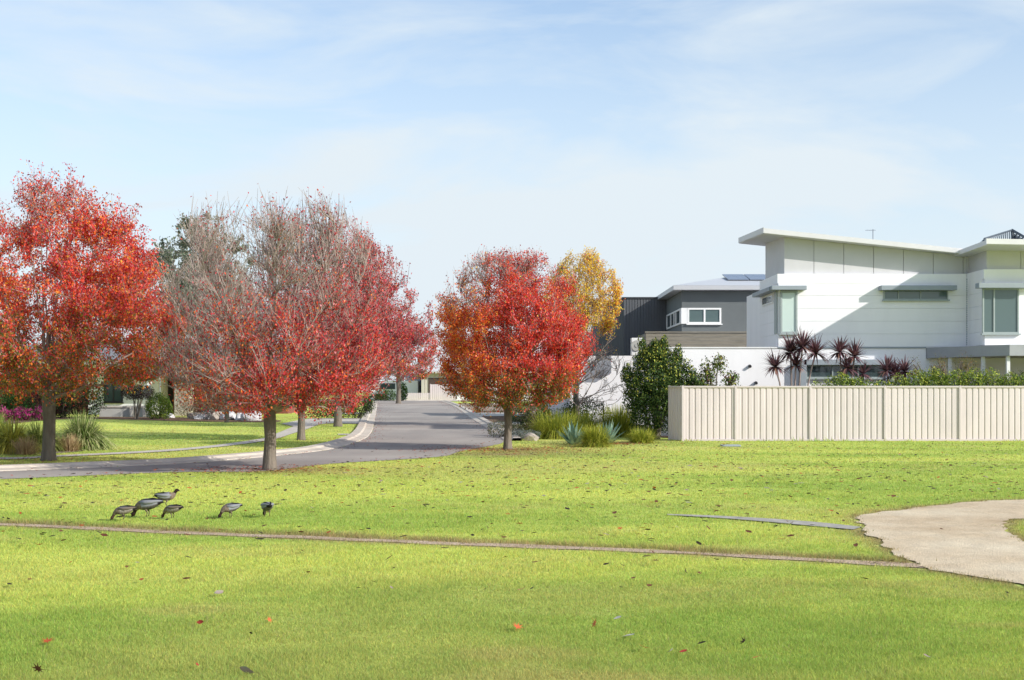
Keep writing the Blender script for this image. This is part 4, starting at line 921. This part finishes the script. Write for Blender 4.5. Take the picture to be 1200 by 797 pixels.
for i in range(3):
    b = MB(); x0 = wx(850, 62) + i * 1.05; y0, y1 = 61.2, 62.9
    b.hexa([(x0, y0, rz_at(y0) + .03), (x0 + 1.0, y0, rz_at(y0) + .03), (x0 + 1.0, y1, rz_at(y1) + .07), (x0, y1, rz_at(y1) + .07)], [(x0, y0, rz_at(y0) + .08), (x0 + 1.0, y0, rz_at(y0) + .08), (x0 + 1.0, y1, rz_at(y1) + .12), (x0, y1, rz_at(y1) + .12)]); b.build('solar_panel', M['solar'], H2)
# windows
b = MB(); b.box(xl - .03, wx(806, yf), yf - .05, yf + .3, wz(379.5, yf), wz(361, yf)); b.build('corner_post', M['wframe'], H2)
window(H2, 'window', wx(806, yf) - .02, wx(845, yf), yf - .002, wz(379.5, yf), wz(361, yf), M['wframe'], M['glassg'], [wx(825.5, yf)], fw=.08)
b = MB()
zz0, zz1 = wz(379.5, yf), wz(361, yf)
b.box(xl - .05, xl + .01, yf + .31, yf + 5.6, zz0, zz0 + .08); b.box(xl - .05, xl + .01, yf + .31, yf + 5.6, zz1 - .08, zz1)
for yy in (.31, 1.9, 2.6, 3.9, 5.52): b.box(xl - .055, xl + .01, yf + yy, yf + yy + .12, zz0 + .08, zz1 - .08)
s_ = b.build('window', M['wframe'], H2)
b = MB(); b.box(xl - .02, xl - .006, yf + .36, yf + 5.55, zz0 + .04, zz1 - .04); b.build('pane', M['glass'], s_)
# timber balustrade
b = MB(); yb_ = 57.0; zb0, zb1 = 3.0, wz(388.5, yb_); n = 7
for i in range(n): z0 = zb0 + (zb1 - .06 - zb0) * i / n; b.box(wx(757, yb_), wx(757, yb_) + 7.0, yb_, yb_ + .05, z0, z0 + (zb1 - .06 - zb0) / n - .012)
for i in range(n): z0 = zb0 + (zb1 - .06 - zb0) * i / n; b.box(wx(757, yb_) - .0, wx(757, yb_) + .05, yb_ + .052, yb_ + 4, z0, z0 + (zb1 - .06 - zb0) / n - .012)
b.build('balustrade', M['timber'], H2)
b = MB(); b.box(wx(757, yb_) - .04, wx(757, yb_) + 7.0, yb_ - .04, yb_ + .1, zb1 - .055, zb1); b.build('rail', M['timber'], H2)
b = MB(); b.box(wx(757, yb_) + .1, xl + 11, yb_ + .2, yf - .01, 0, 3.3); b.build('lower_storey', M['render'], H2)
# ---------------- dark clad house
H3 = thing('dark_house', 'dark metal clad upper storey between the yellow tree and the charcoal house', 'house', (6.5, 66, float(hz(66))))
yd = 66.0; xa = wx(731, yd); xb = wx(780, yd) + .3; zt3 = wz(350, yd)
b = MB(); x = xa
while x < xb: b.box(x, x + .115, yd - .03, yd + .02, 3.0, zt3); x += .145
b.box(xa, xb, yd + .005, yd + 5, 3.0, zt3 - .02); b.build('front_cladding', M['darkclad_lit'], H3)
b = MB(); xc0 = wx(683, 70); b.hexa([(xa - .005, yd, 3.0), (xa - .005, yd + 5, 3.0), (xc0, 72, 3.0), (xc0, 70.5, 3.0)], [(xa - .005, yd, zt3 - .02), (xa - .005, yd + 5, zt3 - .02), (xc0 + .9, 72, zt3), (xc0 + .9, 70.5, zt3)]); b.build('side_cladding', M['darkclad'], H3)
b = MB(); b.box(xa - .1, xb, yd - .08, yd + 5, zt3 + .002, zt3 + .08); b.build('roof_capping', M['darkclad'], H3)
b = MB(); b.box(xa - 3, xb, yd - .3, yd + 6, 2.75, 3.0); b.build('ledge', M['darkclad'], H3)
b = MB(); b.box(xa - 4.5, xb + 2, yd - .1, yd + 6, 0, 2.745); b.build('lower_storey', M['render'], H3)

# ---------------- cream steel fence
FE = thing('steel_fence', 'long cream corrugated steel fence along the back of the park lawn at right', 'fence', (5.52, 41.4, 0))
yF = 41.4; x0 = wx(800, yF); zt_ = wz(453, yF) 
def sheetpanel(a, c, parent, name='panel'):
    a = Vector(a); c = Vector(c); L_ = (c - a).length; d = (c - a) / L_; n = Vector((d.y, -d.x))
    b = MB(); pitch = .195; s = 0; line = []
    while s < L_ - 1e-6:
        for u, h in ((0, 0), (.125, 0), (.140, .022), (.180, .022)):
            if s + u < L_: line.append((s + u, h))
        s += pitch
    line.append((L_, 0)); vs_ = []
    for u, h in line:
        q = a + d * u - n * h
        vs_ += [(q.x, q.y, .03), (q.x, q.y, zt_ - .02)]
    b.add(vs_, [(2 * i, 2 * i + 2, 2 * i + 3, 2 * i + 1) for i in range(len(line) - 1)])
    return b.build(name, M['cream'], parent)
posts = [x0 + .0] + [wx(p, yF) for p in (862, 949.5, 1037, 1125, 1212.5, 1300, 1388, 1476)]
for i in range(len(posts) - 1):
    sheetpanel((posts[i] + .04, yF), (posts[i + 1] - .04, yF), FE)
    b = MB(); b.box(posts[i] + .04, posts[i + 1] - .04, yF - .03, yF + .045, zt_ - .035, zt_ + .02); b.build('top_rail', M['cream_post'], FE, bevel=.006)
    b = MB(); b.box(posts[i] + .04, posts[i + 1] - .04, yF - .03, yF + .045, .01, .065); b.build('bottom_rail', M['cream_post'], FE)
for i, x in enumerate(posts):
    b = MB(); b.box(x - .038, x + .038, yF - .035, yF + .055, -.05, zt_ + .03); b.build('post', M['cream_post'], FE, bevel=.008)
ra = Vector((wx(784.5, 42.2), 42.2)); rb = Vector((x0 - .045, yF + .03)); sheetpanel((ra.x, ra.y), (rb.x, rb.y), FE, 'return_panel')
b = MB(); b.beam(ra, rb, -.035, .035, zt_ - .035, zt_ + .02); b.build('top_rail', M['cream_post'], FE)
b = MB(); b.box(ra.x - .035, ra.x + .035, ra.y, ra.y + .07, -.05, zt_ + .03); b.build('post', M['cream_post'], FE)

# ---------------- far house at the cross street
yh = 132.0; g0 = float(hz(yh))
H4 = thing('far_house', 'distant white house with steep pale roof closing the end of the street', 'house', (-8, yh, g0))
zE = wz(437.5, yh)
b = MB(); b.box(wx(498, yh), wx(640, yh), yh, yh + 9, g0 - .1, zE); b.build('wall', M['beige'], H4)
b = MB(); b.box(wx(430, yh), wx(487, yh), yh + 3, yh + 9, g0 - .1, wz(446, yh)); b.build('side_wall', M['render'], H4)
b = MB(); b.box(wx(470, yh), wx(497.9, yh), yh + 5, yh + 9, g0 - .1, zE); b.build('recess_wall', M['greyrender'], H4)
b = MB(); ex0, ex1 = wx(488, yh), wx(650, yh); b.box(ex0, ex1, yh - .6, yh + 12, zE, zE + .18); b.build('fascia', M['beige'], H4)
b = MB(); zp = wz(352, yh); b.add([(ex0, yh - .6, zE + .183), (ex1, yh - .6, zE + .183), (ex1, yh + 12, zE + .183), (ex0, yh + 12, zE + .183), (ex0 + 3.1, yh + 5.5, zp), (ex1 - 3.1, yh + 5.5, zp)], [(0, 1, 5, 4), (1, 2, 5), (2, 3, 4, 5), (3, 0, 4), (0, 3, 2, 1)]); b.build('roof', M['lightroof'], H4)
b = MB(); b.box(wx(502, yh), wx(540, yh), yh - .06, yh - .003, g0, wz(443, yh)); b.build('garage_door', M['garage'], H4)
b = MB(); b.box(wx(488, yh), wx(493.5, yh), yh + 4.9, yh + 4.99, g0, wz(442, yh)); b.build('door', M['blue'], H4)
b = MB(); b.box(wx(494, yh), wx(497.5, yh), yh - .3, yh + 4, g0, zE); b.build('pier', M['beige'], H4)
b = MB(); b.box(wx(442, yh), wx(460, yh), yh + 2.94, yh + 2.996, wz(456, yh), wz(449, yh)); b.build('window', M['glass'], H4)
b = MB(); b.box(wx(436, yh), wx(450, yh), yh + 2.6, yh + 2.9, g0, wz(462, yh)); b.build('planter_wall', M['brick'], H4)
FF = thing('low_fence', 'distant cream slatted fence stepping up to the right across the end of the street', 'fence', (wx(500, 126), 126, float(hz(126))))
gz = float(hz(126)); b = MB()
def slats(a, c, top):
    b = MB(); x = wx(a, 126); 
    while x < wx(c, 126): b.box(x, x + .17, 125.97, 126.03, gz, wz(top, 126)); x += .2
    b.box(wx(a, 126), wx(c, 126), 126.031, 126.08, wz(top, 126) - .12, wz(top, 126) - .02); b.box(wx(a, 126), wx(c, 126), 126.031, 126.08, gz + .05, gz + .15)
    return b.build('panel', M['cream'], FF)
slats(476, 504, 460.5); slats(505, 533.5, 450.5)
for p in (504, 533.6): b = MB(); b.box(wx(p, 126), wx(p + .9, 126), 125.93, 126.1, gz, wz(450, 126)); b.build('post', M['cream_post'], FF)
b = MB(); b.box(wx(534.6, 126), wx(640, 126), 125.9, 126.1, gz - .05, wz(452.5, 126)); b.build('rendered_wall', M['render'], None, origin=(wx(560, 126), 126, gz)) ; tag(bpy.context.scene.objects[-1] if False else [o for o in COL.objects if o.name.startswith('rendered_wall')][-1], 'distant low white garden wall right of the far cream fence', 'wall')
# ---------------- houses filling the left
H5 = thing('brick_house', 'single storey house with stone pillar and cream porch posts behind the left lawn', 'house', (wx(160, 74), 74, float(hz(74))))
yh = 74.0; g5 = float(hz(yh)); ze5 = wz(427, 72)
b = MB(); b.box(wx(100, yh), wx(183, yh), yh + .5, yh + 9, g5 - .1, ze5); b.build('wall', M['render'], H5)
b = MB(); b.box(-44, wx(100, yh), yh + 1.5, yh + 9, g5 - .1, ze5); b.box(wx(210, yh), wx(330, yh), yh + 2, yh + 9, g5 - .1, ze5); b.build('side_wall', M['brick'], H5)
b = MB(); b.box(wx(183, yh) + .01, wx(210, yh) - .01, yh + 2.5, yh + 9, g5 - .1, ze5); b.build('entry', M['dark'], H5)
b = MB(); b.box(wx(190, yh), wx(206, yh), yh + 2.4, yh + 2.49, g5, ze5 - .3); b.build('door', M['brick'], H5)
b = MB(); b.box(-45, wx(335, yh), yh - 1.5, yh + 10, ze5, ze5 + .25); b.build('fascia', M['render'], H5)
b = MB(); ex0, ex1, ey0, ey1 = -45.3, wx(335, yh) + .3, yh - 1.8, yh + 10.3
b.add([(ex0, ey0, ze5 + .253), (ex1, ey0, ze5 + .253), (ex1, ey1, ze5 + .253), (ex0, ey1, ze5 + .253), (ex0 + 6, yh + 4, ze5 + 1.3), (ex1 - 6, yh + 4, ze5 + 1.3)], [(0, 1, 5, 4), (1, 2, 5), (2, 3, 4, 5), (3, 0, 4), (0, 3, 2, 1)]); b.build('roof', M['tile'], H5)
for p in (168.5, 172.5, 175): 
    b = MB(); b.box(wx(p, 72.8), wx(p, 72.8) + .11, 72.75, 72.86, g5, ze5 - .002); b.build('porch_post', M['wframe'], H5)
b = MB(); b.box(wx(187, 72.8), wx(189, 72.8), 72.75, 72.86, g5, ze5 - .002); b.build('porch_post', M['wframe'], H5)
b = MB(); b.box(wx(205, 71.8), wx(223.5, 71.8), 71.6, 72.5, g5 - .1, wz(430, 71.8)); b.build('pillar', M['stone'], H5, bevel=.03)
wi = window(H5, 'window', wx(119, yh), wx(141, yh), yh + .49, g5 + .7, ze5 - .25, M['dark'], M['glass'], [wx(130, yh)], fw=.08)
b = MB(); b.add([(wx(177, 72), 70.9, ze5 + .02), (wx(206, 72), 70.9, ze5 + .02), (wx(206, 72), 72.4, ze5 + .02), (wx(177, 72), 72.4, ze5 + .02), (wx(187, 72), 71.6, ze5 + .6), (wx(203, 72), 71.6, ze5 + .6)], [(0, 1, 5, 4), (1, 2, 5), (2, 3, 4, 5), (3, 0, 4), (0, 3, 2, 1)]); b.build('porch_roof', M['render'], H5)
LW = thing('low_wall', 'low grey rendered garden wall with pale capping before the left house', 'wall', (wx(150, 69.5), 69.5, float(hz(69.5))))
gw = float(hz(69.5)); zw = wz(477.5, 69.5)
b = MB(); b.box(wx(117, 69.5), wx(176, 69.5), 69.4, 69.6, gw - .05, zw); b.build('wall', M['greyrender'], LW)
b = MB(); b.box(wx(116.5, 69.5), wx(176.5, 69.5), 69.34, 69.66, zw + .002, zw + .09); b.build('capping', M['beige'], LW)
for p in (153, 168): b = MB(); b.box(wx(p, 69.3), wx(p + 3.2, 69.3), 69.15, 69.33, gw, zw + .05); b.build('pier', M['beige'], LW)
# rocks
def rock(label, loc, s, m, seed, group, dims=(1, .8, .6)):
    r = random.Random(seed); bm = bmesh.new(); bmesh.ops.create_icosphere(bm, subdivisions=3, radius=1)
    offs = [(rv(r), r.uniform(.55, .95)) for _ in range(11)]
    for v in bm.verts:
        for n_, d_ in offs:
            e = v.co.dot(n_) - d_
            if e > 0: v.co -= n_ * e * .9
        v.co *= 1 + .03 * r.uniform(-1, 1); v.co.x *= s * dims[0]; v.co.y *= s * dims[1]; v.co.z = (v.co.z + .35) * s * dims[2]
    me = bpy.data.meshes.new('rock'); bm.to_mesh(me); bm.free(); o = link('garden_rock', me, m); o.location = loc; o.rotation_euler = (0, 0, r.uniform(0, 6)); tag(o, label, 'rock', group)
for i, (px, py, s, lb) in enumerate([(229, 491, .5, 'dark leftmost boulder right of the stone pillar'), (241, 491.5, .6, 'pale boulder second from the stone pillar'), (255, 492, .55, 'grey boulder third from the stone pillar'), (268, 492, .62, 'whitish boulder beside the thin bare tree trunk'), (282, 492.5, .5, 'small pale boulder right of the thin bare tree trunk'), (296, 493, .65, 'pale boulder behind the foreground tree, last of the garden row'), (200, 490, .32, 'small white boulder just left of the stone pillar')]):
    rock(lb, G(px, py), s, M['rockw'] if i not in (0, 2) else M['rock'], i + 5, 'boulders along the left garden bed')
for i, (px, Y, s, d, lb) in enumerate([(623, 41.6, .27, (1, .8, .75), 'tan rounded rock beside the footpath right of the red tree'), (630, 47.5, .62, (1.3, .8, .55), 'flat topped tan boulder among the shrubs in the right garden'), (641, 47.2, .45, (1, .7, .5), 'brown boulder under the flat topped one in the right garden'), (604, 43.4, .16, (1, .8, .6), 'small brown rock right of the red tree trunk')]):
    rock(lb, base(px, Y) + Vector((0, 0, .5 if i == 1 else 0)), s, M['rock'], i + 50, 'rocks in the right garden bed', d)
# garden hose posts by the white wall
b = MB(); b.tube([base(707, 50), base(707, 50) + Vector((0, 0, 1.0)), base(706, 50) + Vector((-.06, 0, 1.08))], .03, 6); tag(b.build('garden_tap', M['dark'], None, origin=base(707, 50)), 'thin dark standpipe tap before the white garage wall', 'tap')
b = MB(); b.tube([base(713, 50) + Vector((-.1, 0, 0)), base(713, 50) + Vector((-.1, 0, .75)), base(713, 50) + Vector((0, 0, .85)), base(713, 50) + Vector((.1, 0, .75)), base(713, 50) + Vector((.1, 0, 0))], .018, 6); tag(b.build('hose_hook', M['greyrender'], None, origin=base(713, 50)), 'small pale hooped garden hose holder right of the standpipe tap', 'hose holder')
# pole standing behind the red tree

# valve cover by the fence
b = MB(); q = G(856, 523.5); b.box(q.x - .28, q.x + .28, q.y - .18, q.y + .18, 0, .06); tag(b.build('valve_cover', M['awning'], None, origin=q, bevel=.02), 'dark utility cover in the lawn before the cream fence', 'utility cover')

# ================================================================== WOOD DUCKS
def make_duck(label, loc, heading, pose, scale=1.0, male=True):
    if pose == 'graze': sp = [(-.27, .235, .006, .02), (-.22, .235, .022, .040), (-.15, .225, .055, .075), (-.07, .21, .082, .098), (.02, .20, .092, .105), (.10, .185, .08, .092), (.155, .16, .055, .062), (.19, .12, .034, .036), (.212, .08, .027, .028), (.228, .052, .034, .032), (.24, .032, .031, .028), (.252, .014, .015, .015), (.262, .002, .008, .011)]
    elif pose == 'up': sp = [(-.27, .22, .006, .02), (-.22, .225, .022, .040), (-.15, .22, .055, .075), (-.07, .21, .082, .098), (.02, .21, .092, .105), (.10, .225, .08, .09), (.14, .245, .055, .06), (.168, .275, .036, .037), (.184, .302, .031, .030), (.2, .326, .037, .034), (.226, .334, .034, .030), (.25, .325, .015, .016), (.276, .314, .006, .011)]
    P_ = [Vector((x, 0, z)) for x, z, a, c in sp]; sub = smooth(P_, 4); R_ = smooth([Vector((a, c, 0)) for x, z, a, c in sp], 4)
    b = MB(); n = 18; k = len(sub); vs_ = []; cs = []
    for i, p in enumerate(sub):
        t = (sub[min(i + 1, k - 1)] - sub[max(i - 1, 0)]).normalized(); upv = Vector((0, 1, 0)).cross(t) * -1
        f = i / (k - 1) * 12
        for j in range(n):
            w_ = 2 * PI * j / n; s_, c_ = math.sin(w_), math.cos(w_)
            q = p + upv * (c_ * R_[i].x) + Vector((0, 1, 0)) * (s_ * R_[i].y)
            vs_.append(q)
            sd = random.Random(i * 31 + j).random()
            if f > 10.6: col = lin(50, 46, 46)
            elif f > 7.2: col = lin(46, 32, 28) if male else lin(70, 52, 44)
            elif f > 4.7: col = tuple(x * (.6 + .8 * sd) for x in (lin(116, 102, 90) if male else lin(116, 102, 88)))
            elif f < 1.6: col = lin(38, 34, 36)
            else:
                if c_ > .75: col = lin(120, 120, 124)
                elif c_ > .5: col = lin(34, 32, 36)
                elif c_ > -.35: col = lin(138, 140, 146) if male else tuple(x * (.55 + .7 * sd) for x in lin(150, 142, 134))
                else: col = tuple(x * (.7 + .6 * sd) for x in (lin(96, 90, 86) if male else lin(136, 126, 116)))
            cs.append(col)
    fs = [(i * n + j, i * n + (j + 1) % n, (i + 1) * n + (j + 1) % n, (i + 1) * n + j) for i in range(k - 1) for j in range(n)] + [tuple(range(n - 1, -1, -1)), tuple(range((k - 1) * n, k * n))]
    b.v = [tuple(v) for v in vs_]; b.f = fs; b.c = cs
    # folded wings: shallow raised shells ending in dark crossed tips over the rump
    for s_ in (1, -1):
        pts = [(.10, .075 * s_, .235), (.0, .098 * s_, .235), (-.10, .085 * s_, .245), (-.18, .045 * s_, .255), (-.25, .012 * s_, .258)]
        b.tube(pts, [.018, .034, .032, .020, .004], 8, True, lin(128, 129, 134) if male else lin(104, 94, 84))
        b.tube([(.08, .055 * s_, .275), (-.06, .062 * s_, .29), (-.17, .035 * s_, .278), (-.26, .008 * s_, .262)], [.006, .010, .010, .004], 6, True, lin(28, 26, 30))
        # leg: thigh, bent hock, shank, webbed foot
        b.tube([(.02, .045 * s_, .14), (.0, .048 * s_, .095), (-.015, .048 * s_, .07), (.005, .048 * s_, .012)], [.028, .014, .008, .007], 7, True, lin(110, 100, 84))
        b.add([(-.01, .048 * s_, .014), (.06, .048 * s_ - .022, .004), (.066, .048 * s_, .006), (.06, .048 * s_ + .022, .004), (-.01, .048 * s_, .002)], [(0, 1, 2), (0, 2, 3), (4, 2, 1), (4, 3, 2)], lin(100, 90, 78))
    me = bpy.data.meshes.new('wood_duck'); me.from_pydata([(x * scale, y * scale, z * scale) for x, y, z in b.v], [], b.f)
    at = me.color_attributes.new('col', 'FLOAT_COLOR', 'POINT'); at.data.foreach_set('color', np.array([(*c, 1) for c in b.c], dtype=np.float32).ravel())
    me.update(); me.polygons.foreach_set('use_smooth', [True] * len(me.polygons))
    o = link('wood_duck', me, M['duck']); o.location = loc + Vector((0, 0, .018)); o.rotation_euler = (0, 0, heading)
    tag(o, label, 'duck', 'wood ducks grazing on the park lawn')
R_ = math.radians
make_duck('mottled duck grazing with its head down, leftmost of the flock', G(145, 611), R_(190), 'graze', .60, False)
make_duck('largest pale grey duck with dark head and tail feeding second from left', G(173, 607.5), R_(176), 'graze', .80, True)
make_duck('duck standing with its dark head raised, farthest back in the flock', G(195, 595), R_(12), 'up', .66, True)
make_duck('mottled brown duck right of the largest one, turned away to the left', G(202, 609), R_(165), 'graze', .58, False)
make_duck('grazing duck with head down facing left between the flock and the rightmost duck', G(270, 608), R_(215), 'graze', .61, True)
make_duck('rightmost duck, seen from behind with its head down', G(313, 607), R_(115), 'graze', .64, True)

# ================================================================== FALLEN LEAVES
def leafshape(kind, r):
    """outline of a fallen leaf about one unit long, lobed or oval, curled"""
    if kind == 'lobed': rad = [(0, .5), (18, .20), (38, .46), (58, .16), (82, .40), (104, .14), (130, .34), (155, .12), (180, .30)]
    else: rad = [(0, .5), (25, .36), (55, .27), (90, .24), (125, .26), (155, .34), (180, .5)]
    pts = [(math.radians(a), q) for a, q in rad] + [(math.radians(360 - a), q) for a, q in reversed(rad[1:-1])]
    cu = r.uniform(.3, 1.3); tw_ = r.uniform(-.5, .5)
    V_ = [(0, 0, .0)] + [(q * math.cos(a) * r.uniform(.9, 1.1), q * math.sin(a) * r.uniform(.9, 1.1), 0) for a, q in pts]
    V_ = [(x, y, .02 + cu * (y * y) * 1.0 + tw_ * x * y + .25 * cu * x * x) for x, y, z in V_]
    n = len(pts); Fs = [(0, i + 1, (i + 1) % n + 1) for i in range(n)]
    o = len(V_); V_ += [(-.28, .012, .02), (-.28, -.012, .02), (-.62, -.008, .08), (-.62, .008, .08)]; Fs.append((o, o + 1, o + 2, o + 3))
    return V_, Fs
LC = {'orange': lin(196, 104, 60), 'red': lin(166, 66, 54), 'brown': lin(104, 66, 46), 'grey': lin(150, 140, 126), 'dark': lin(52, 42, 34), 'pale': lin(176, 176, 164), 'pink': lin(176, 106, 96), 'rust': lin(170, 84, 46)}
def leafmeshes():
    out = {}; r = random.Random(4)
    for kd in ('lobed', 'oval'):
        for cn, c in LC.items():
            for v in range(2):
                V_, Fs = leafshape(kd, r); me = bpy.data.meshes.new('fallen_leaf'); me.from_pydata(V_, [], Fs)
                at = me.color_attributes.new('col', 'FLOAT_COLOR', 'POINT')
                at.data.foreach_set('color', np.array([(*[x * (.85 + .3 * r.random()) for x in c], 1) for _ in V_], dtype=np.float32).ravel()); me.materials.append(M['litter']); me.update()
                out[kd, cn, v] = me
    return out
LM = leafmeshes()
def put_leaf(px, py, size, kd, cn, label, group, rot=None, tilt=None, r=random.Random(9)):
    g = G(px, py); me = LM[kd, cn, r.randrange(2)]; o = bpy.data.objects.new('fallen_leaf', me); COL.objects.link(o)
    o.location = g + Vector((0, 0, .034 if py > 640 else .05)); s = size * (.85 if py > 660 else 1); o.scale = (s, s, s)
    o.rotation_euler = (r.uniform(-.5, .5) if tilt is None else tilt, r.uniform(-.4, .4), rot if rot is not None else r.uniform(0, 6.28)); tag(o, label, 'leaf', group)
GL = 'larger fallen leaves on the foreground lawn'
for px, py, s, kd, cn, lb in [
    (55, 758, .135, 'lobed', 'rust', 'large lobed rusty leaf near the lower left corner'), (45, 791, .12, 'lobed', 'brown', 'brown lobed leaf at the bottom edge below the large rusty one'),
    (235, 735, .07, 'oval', 'red', 'small upright red leaf left of centre in the foreground'), (315, 732, .085, 'lobed', 'orange', 'bright orange upright leaf right of the small red one'),
    (256, 700, .12, 'oval', 'grey', 'long grey curled leaf above the small red one'), (420, 694, .06, 'oval', 'dark', 'tiny dark leaf just left of the lawn centre line'),
    (611, 696, .13, 'lobed', 'pink', 'pinkish brown leaf in the middle of the foreground lawn'), (606, 741, .14, 'lobed', 'orange', 'long pale orange leaf lying below the pinkish brown one'),
    (697, 736, .13, 'lobed', 'orange', 'orange leaf standing on edge right of the long pale orange one'), (736, 752, .11, 'oval', 'pale', 'whitish curled leaf in the lower middle with dark tip beside it'),
    (741, 750, .06, 'oval', 'dark', 'black leaf scrap touching the whitish curled leaf'), (754, 765, .12, 'lobed', 'orange', 'vivid orange red leaf below the whitish curled one'),
    (786, 770, .10, 'oval', 'pale', 'pale grey leaf near the bottom right of centre'), (801, 770, .06, 'oval', 'red', 'little red leaf touching the pale grey one'),
    (724, 730, .07, 'oval', 'pale', 'small whitish leaf above the whitish curled one'), (803, 674, .09, 'lobed', 'dark', 'dark forked leaf standing upright right of centre'),
    (872, 758, .10, 'lobed', 'dark', 'dark forked leaf standing upright in the lower right'), (823, 760, .08, 'oval', 'dark', 'dark flat leaf left of the lower right forked one'),
    (761, 691, .08, 'oval', 'brown', 'thin brown leaf lying right of the pinkish brown one'), (887, 777, .08, 'oval', 'orange', 'pale orange leaf at the lower right near the bottom'),
    (1013, 683, .09, 'oval', 'dark', 'dark leaf near the gravel path in the right foreground'), (1086, 776, .10, 'oval', 'grey', 'grey brown leaf near the bottom right'),
    (217, 683, .07, 'oval', 'dark', 'dark scrap in the left foreground below the dirt track'), (294, 748, .04, 'oval', 'dark', 'black speck of leaf below the orange upright leaf'),
    (82, 769, .04, 'oval', 'dark', 'black speck of leaf right of the large rusty one'), (288, 793, .12, 'oval', 'grey', 'grey curled leaf cut by the bottom edge'),
    (872, 661, .07, 'oval', 'dark', 'small dark leaf right of centre just below the dirt track'), (231, 786, .05, 'oval', 'red', 'tiny red scrap near the bottom left')]:
    put_leaf(px, py, s, kd, cn, lb, GL, tilt=(1.1 if 'upright' in lb or 'edge' in lb else None))
r = random.Random(77); cnt = 0
def dens_ok(px, py):
    return True
names = ['dark', 'dark', 'dark', 'dark', 'brown', 'brown', 'brown', 'rust', 'grey']
while cnt < 262:
    py = r.uniform(546, 640) if r.random() < .86 else r.uniform(640, 700); px = r.uniform(-20, 1220); g = G(px, py)
    if inpoly([g.x], [g.y], PATH)[0] and r.random() < .93: continue
    if inpoly([g.x], [g.y], POLYS['road'])[0]: continue
    cn = names[r.randrange(len(names))]; cnt += 1
    put_leaf(px, py, r.uniform(.06, .105) * (1 + max(0, 600 - py) / 150), r.choice(('lobed', 'oval', 'oval')), cn, 'small dry leaf scattered among many on the lawn between dirt track and road', 'small dry leaves scattered over the lawn', r=r)
# the countless rest, thickest under the trees and along the kerbs
V_ = []; F_ = []; C_ = []; n = 0
def lit(x, y, s, cn, z=.02):
    global n
    vv, ff = leafshape(r.choice(('lobed', 'oval')), r); a = r.uniform(0, 6.28); ca, sa = math.cos(a), math.sin(a); tl = r.uniform(-.5, .5); o = len(V_)
    for q in vv:
        X_, Y_ = q[0] * ca - q[1] * sa, q[0] * sa + q[1] * ca
        V_.append((x + X_ * s, y + Y_ * s, float(hz(y)) + z + (q[2] + tl * Y_ * .5 + .1) * s)); C_.append([min(1, t * r.uniform(.7, 1.3)) for t in LC[cn]])
    for f in ff: F_.append(tuple(o + i for i in f[:3]))
for _ in range(2600):
    px = r.uniform(-30, 1230); py = 521 + abs(r.gauss(0, 1)) * 38
    g = G(px, py)
    if py > 700 or (px < 590 and py < 553 - max(0, px - 300) * .08): continue
    if inpoly([g.x], [g.y], PATH)[0] or inpoly([g.x], [g.y], POLYS['road'])[0] or (px > 780 and py < 519): continue
    lit(g.x, g.y, r.uniform(.07, .13), names[r.randrange(9)], .05)
for tx, ty, tr, m in [(-4.93, 26.1, 1.5, 500), (-.1, 35.0, 2.4, 900), (3.0, 38.8, 1.0, 400), (-10.7, 29.7, 2.2, 260), (-6.9, 42.5, 2.5, 260), (-16, 48, 5, 300)]:
    for _ in range(m):
        x = tx + r.gauss(0, tr * .6); y = ty + r.gauss(0, tr * .45)
        lit(x, y, r.uniform(.05, .09), r.choice(('red', 'brown', 'rust', 'dark', 'red', 'pink')), .022)
for line, sd in ((LK, -1), (RK, -1), (NE, 1)):
    for i in range(len(line) - 1):
        a = Vector(line[i]); c = Vector(line[i + 1]); nn = (c - a).normalized(); nn = Vector((-nn.y, nn.x)) * sd
        if a.x < -22 : continue
        for _ in range(int((c - a).length * (5 if line is not NE else 2)) + 1):
            q = a.lerp(c, r.random()) - nn * abs(r.gauss(0, .35)) * (1 if line is not NE else -1)
            if r.random() < .75: lit(q.x, q.y, r.uniform(.06, .1), r.choice(('red', 'brown', 'dark', 'rust', 'pink')), .03)
F_ = np.array(F_); me = mesh_np('leaf_litter', np.array(V_), F_, np.array(C_)); o = link('leaf_litter', me, M['litter']); tag(o, 'countless small fallen leaves scattered under the trees, on the lawns and along the kerbs', 'leaf litter', None, 'stuff')
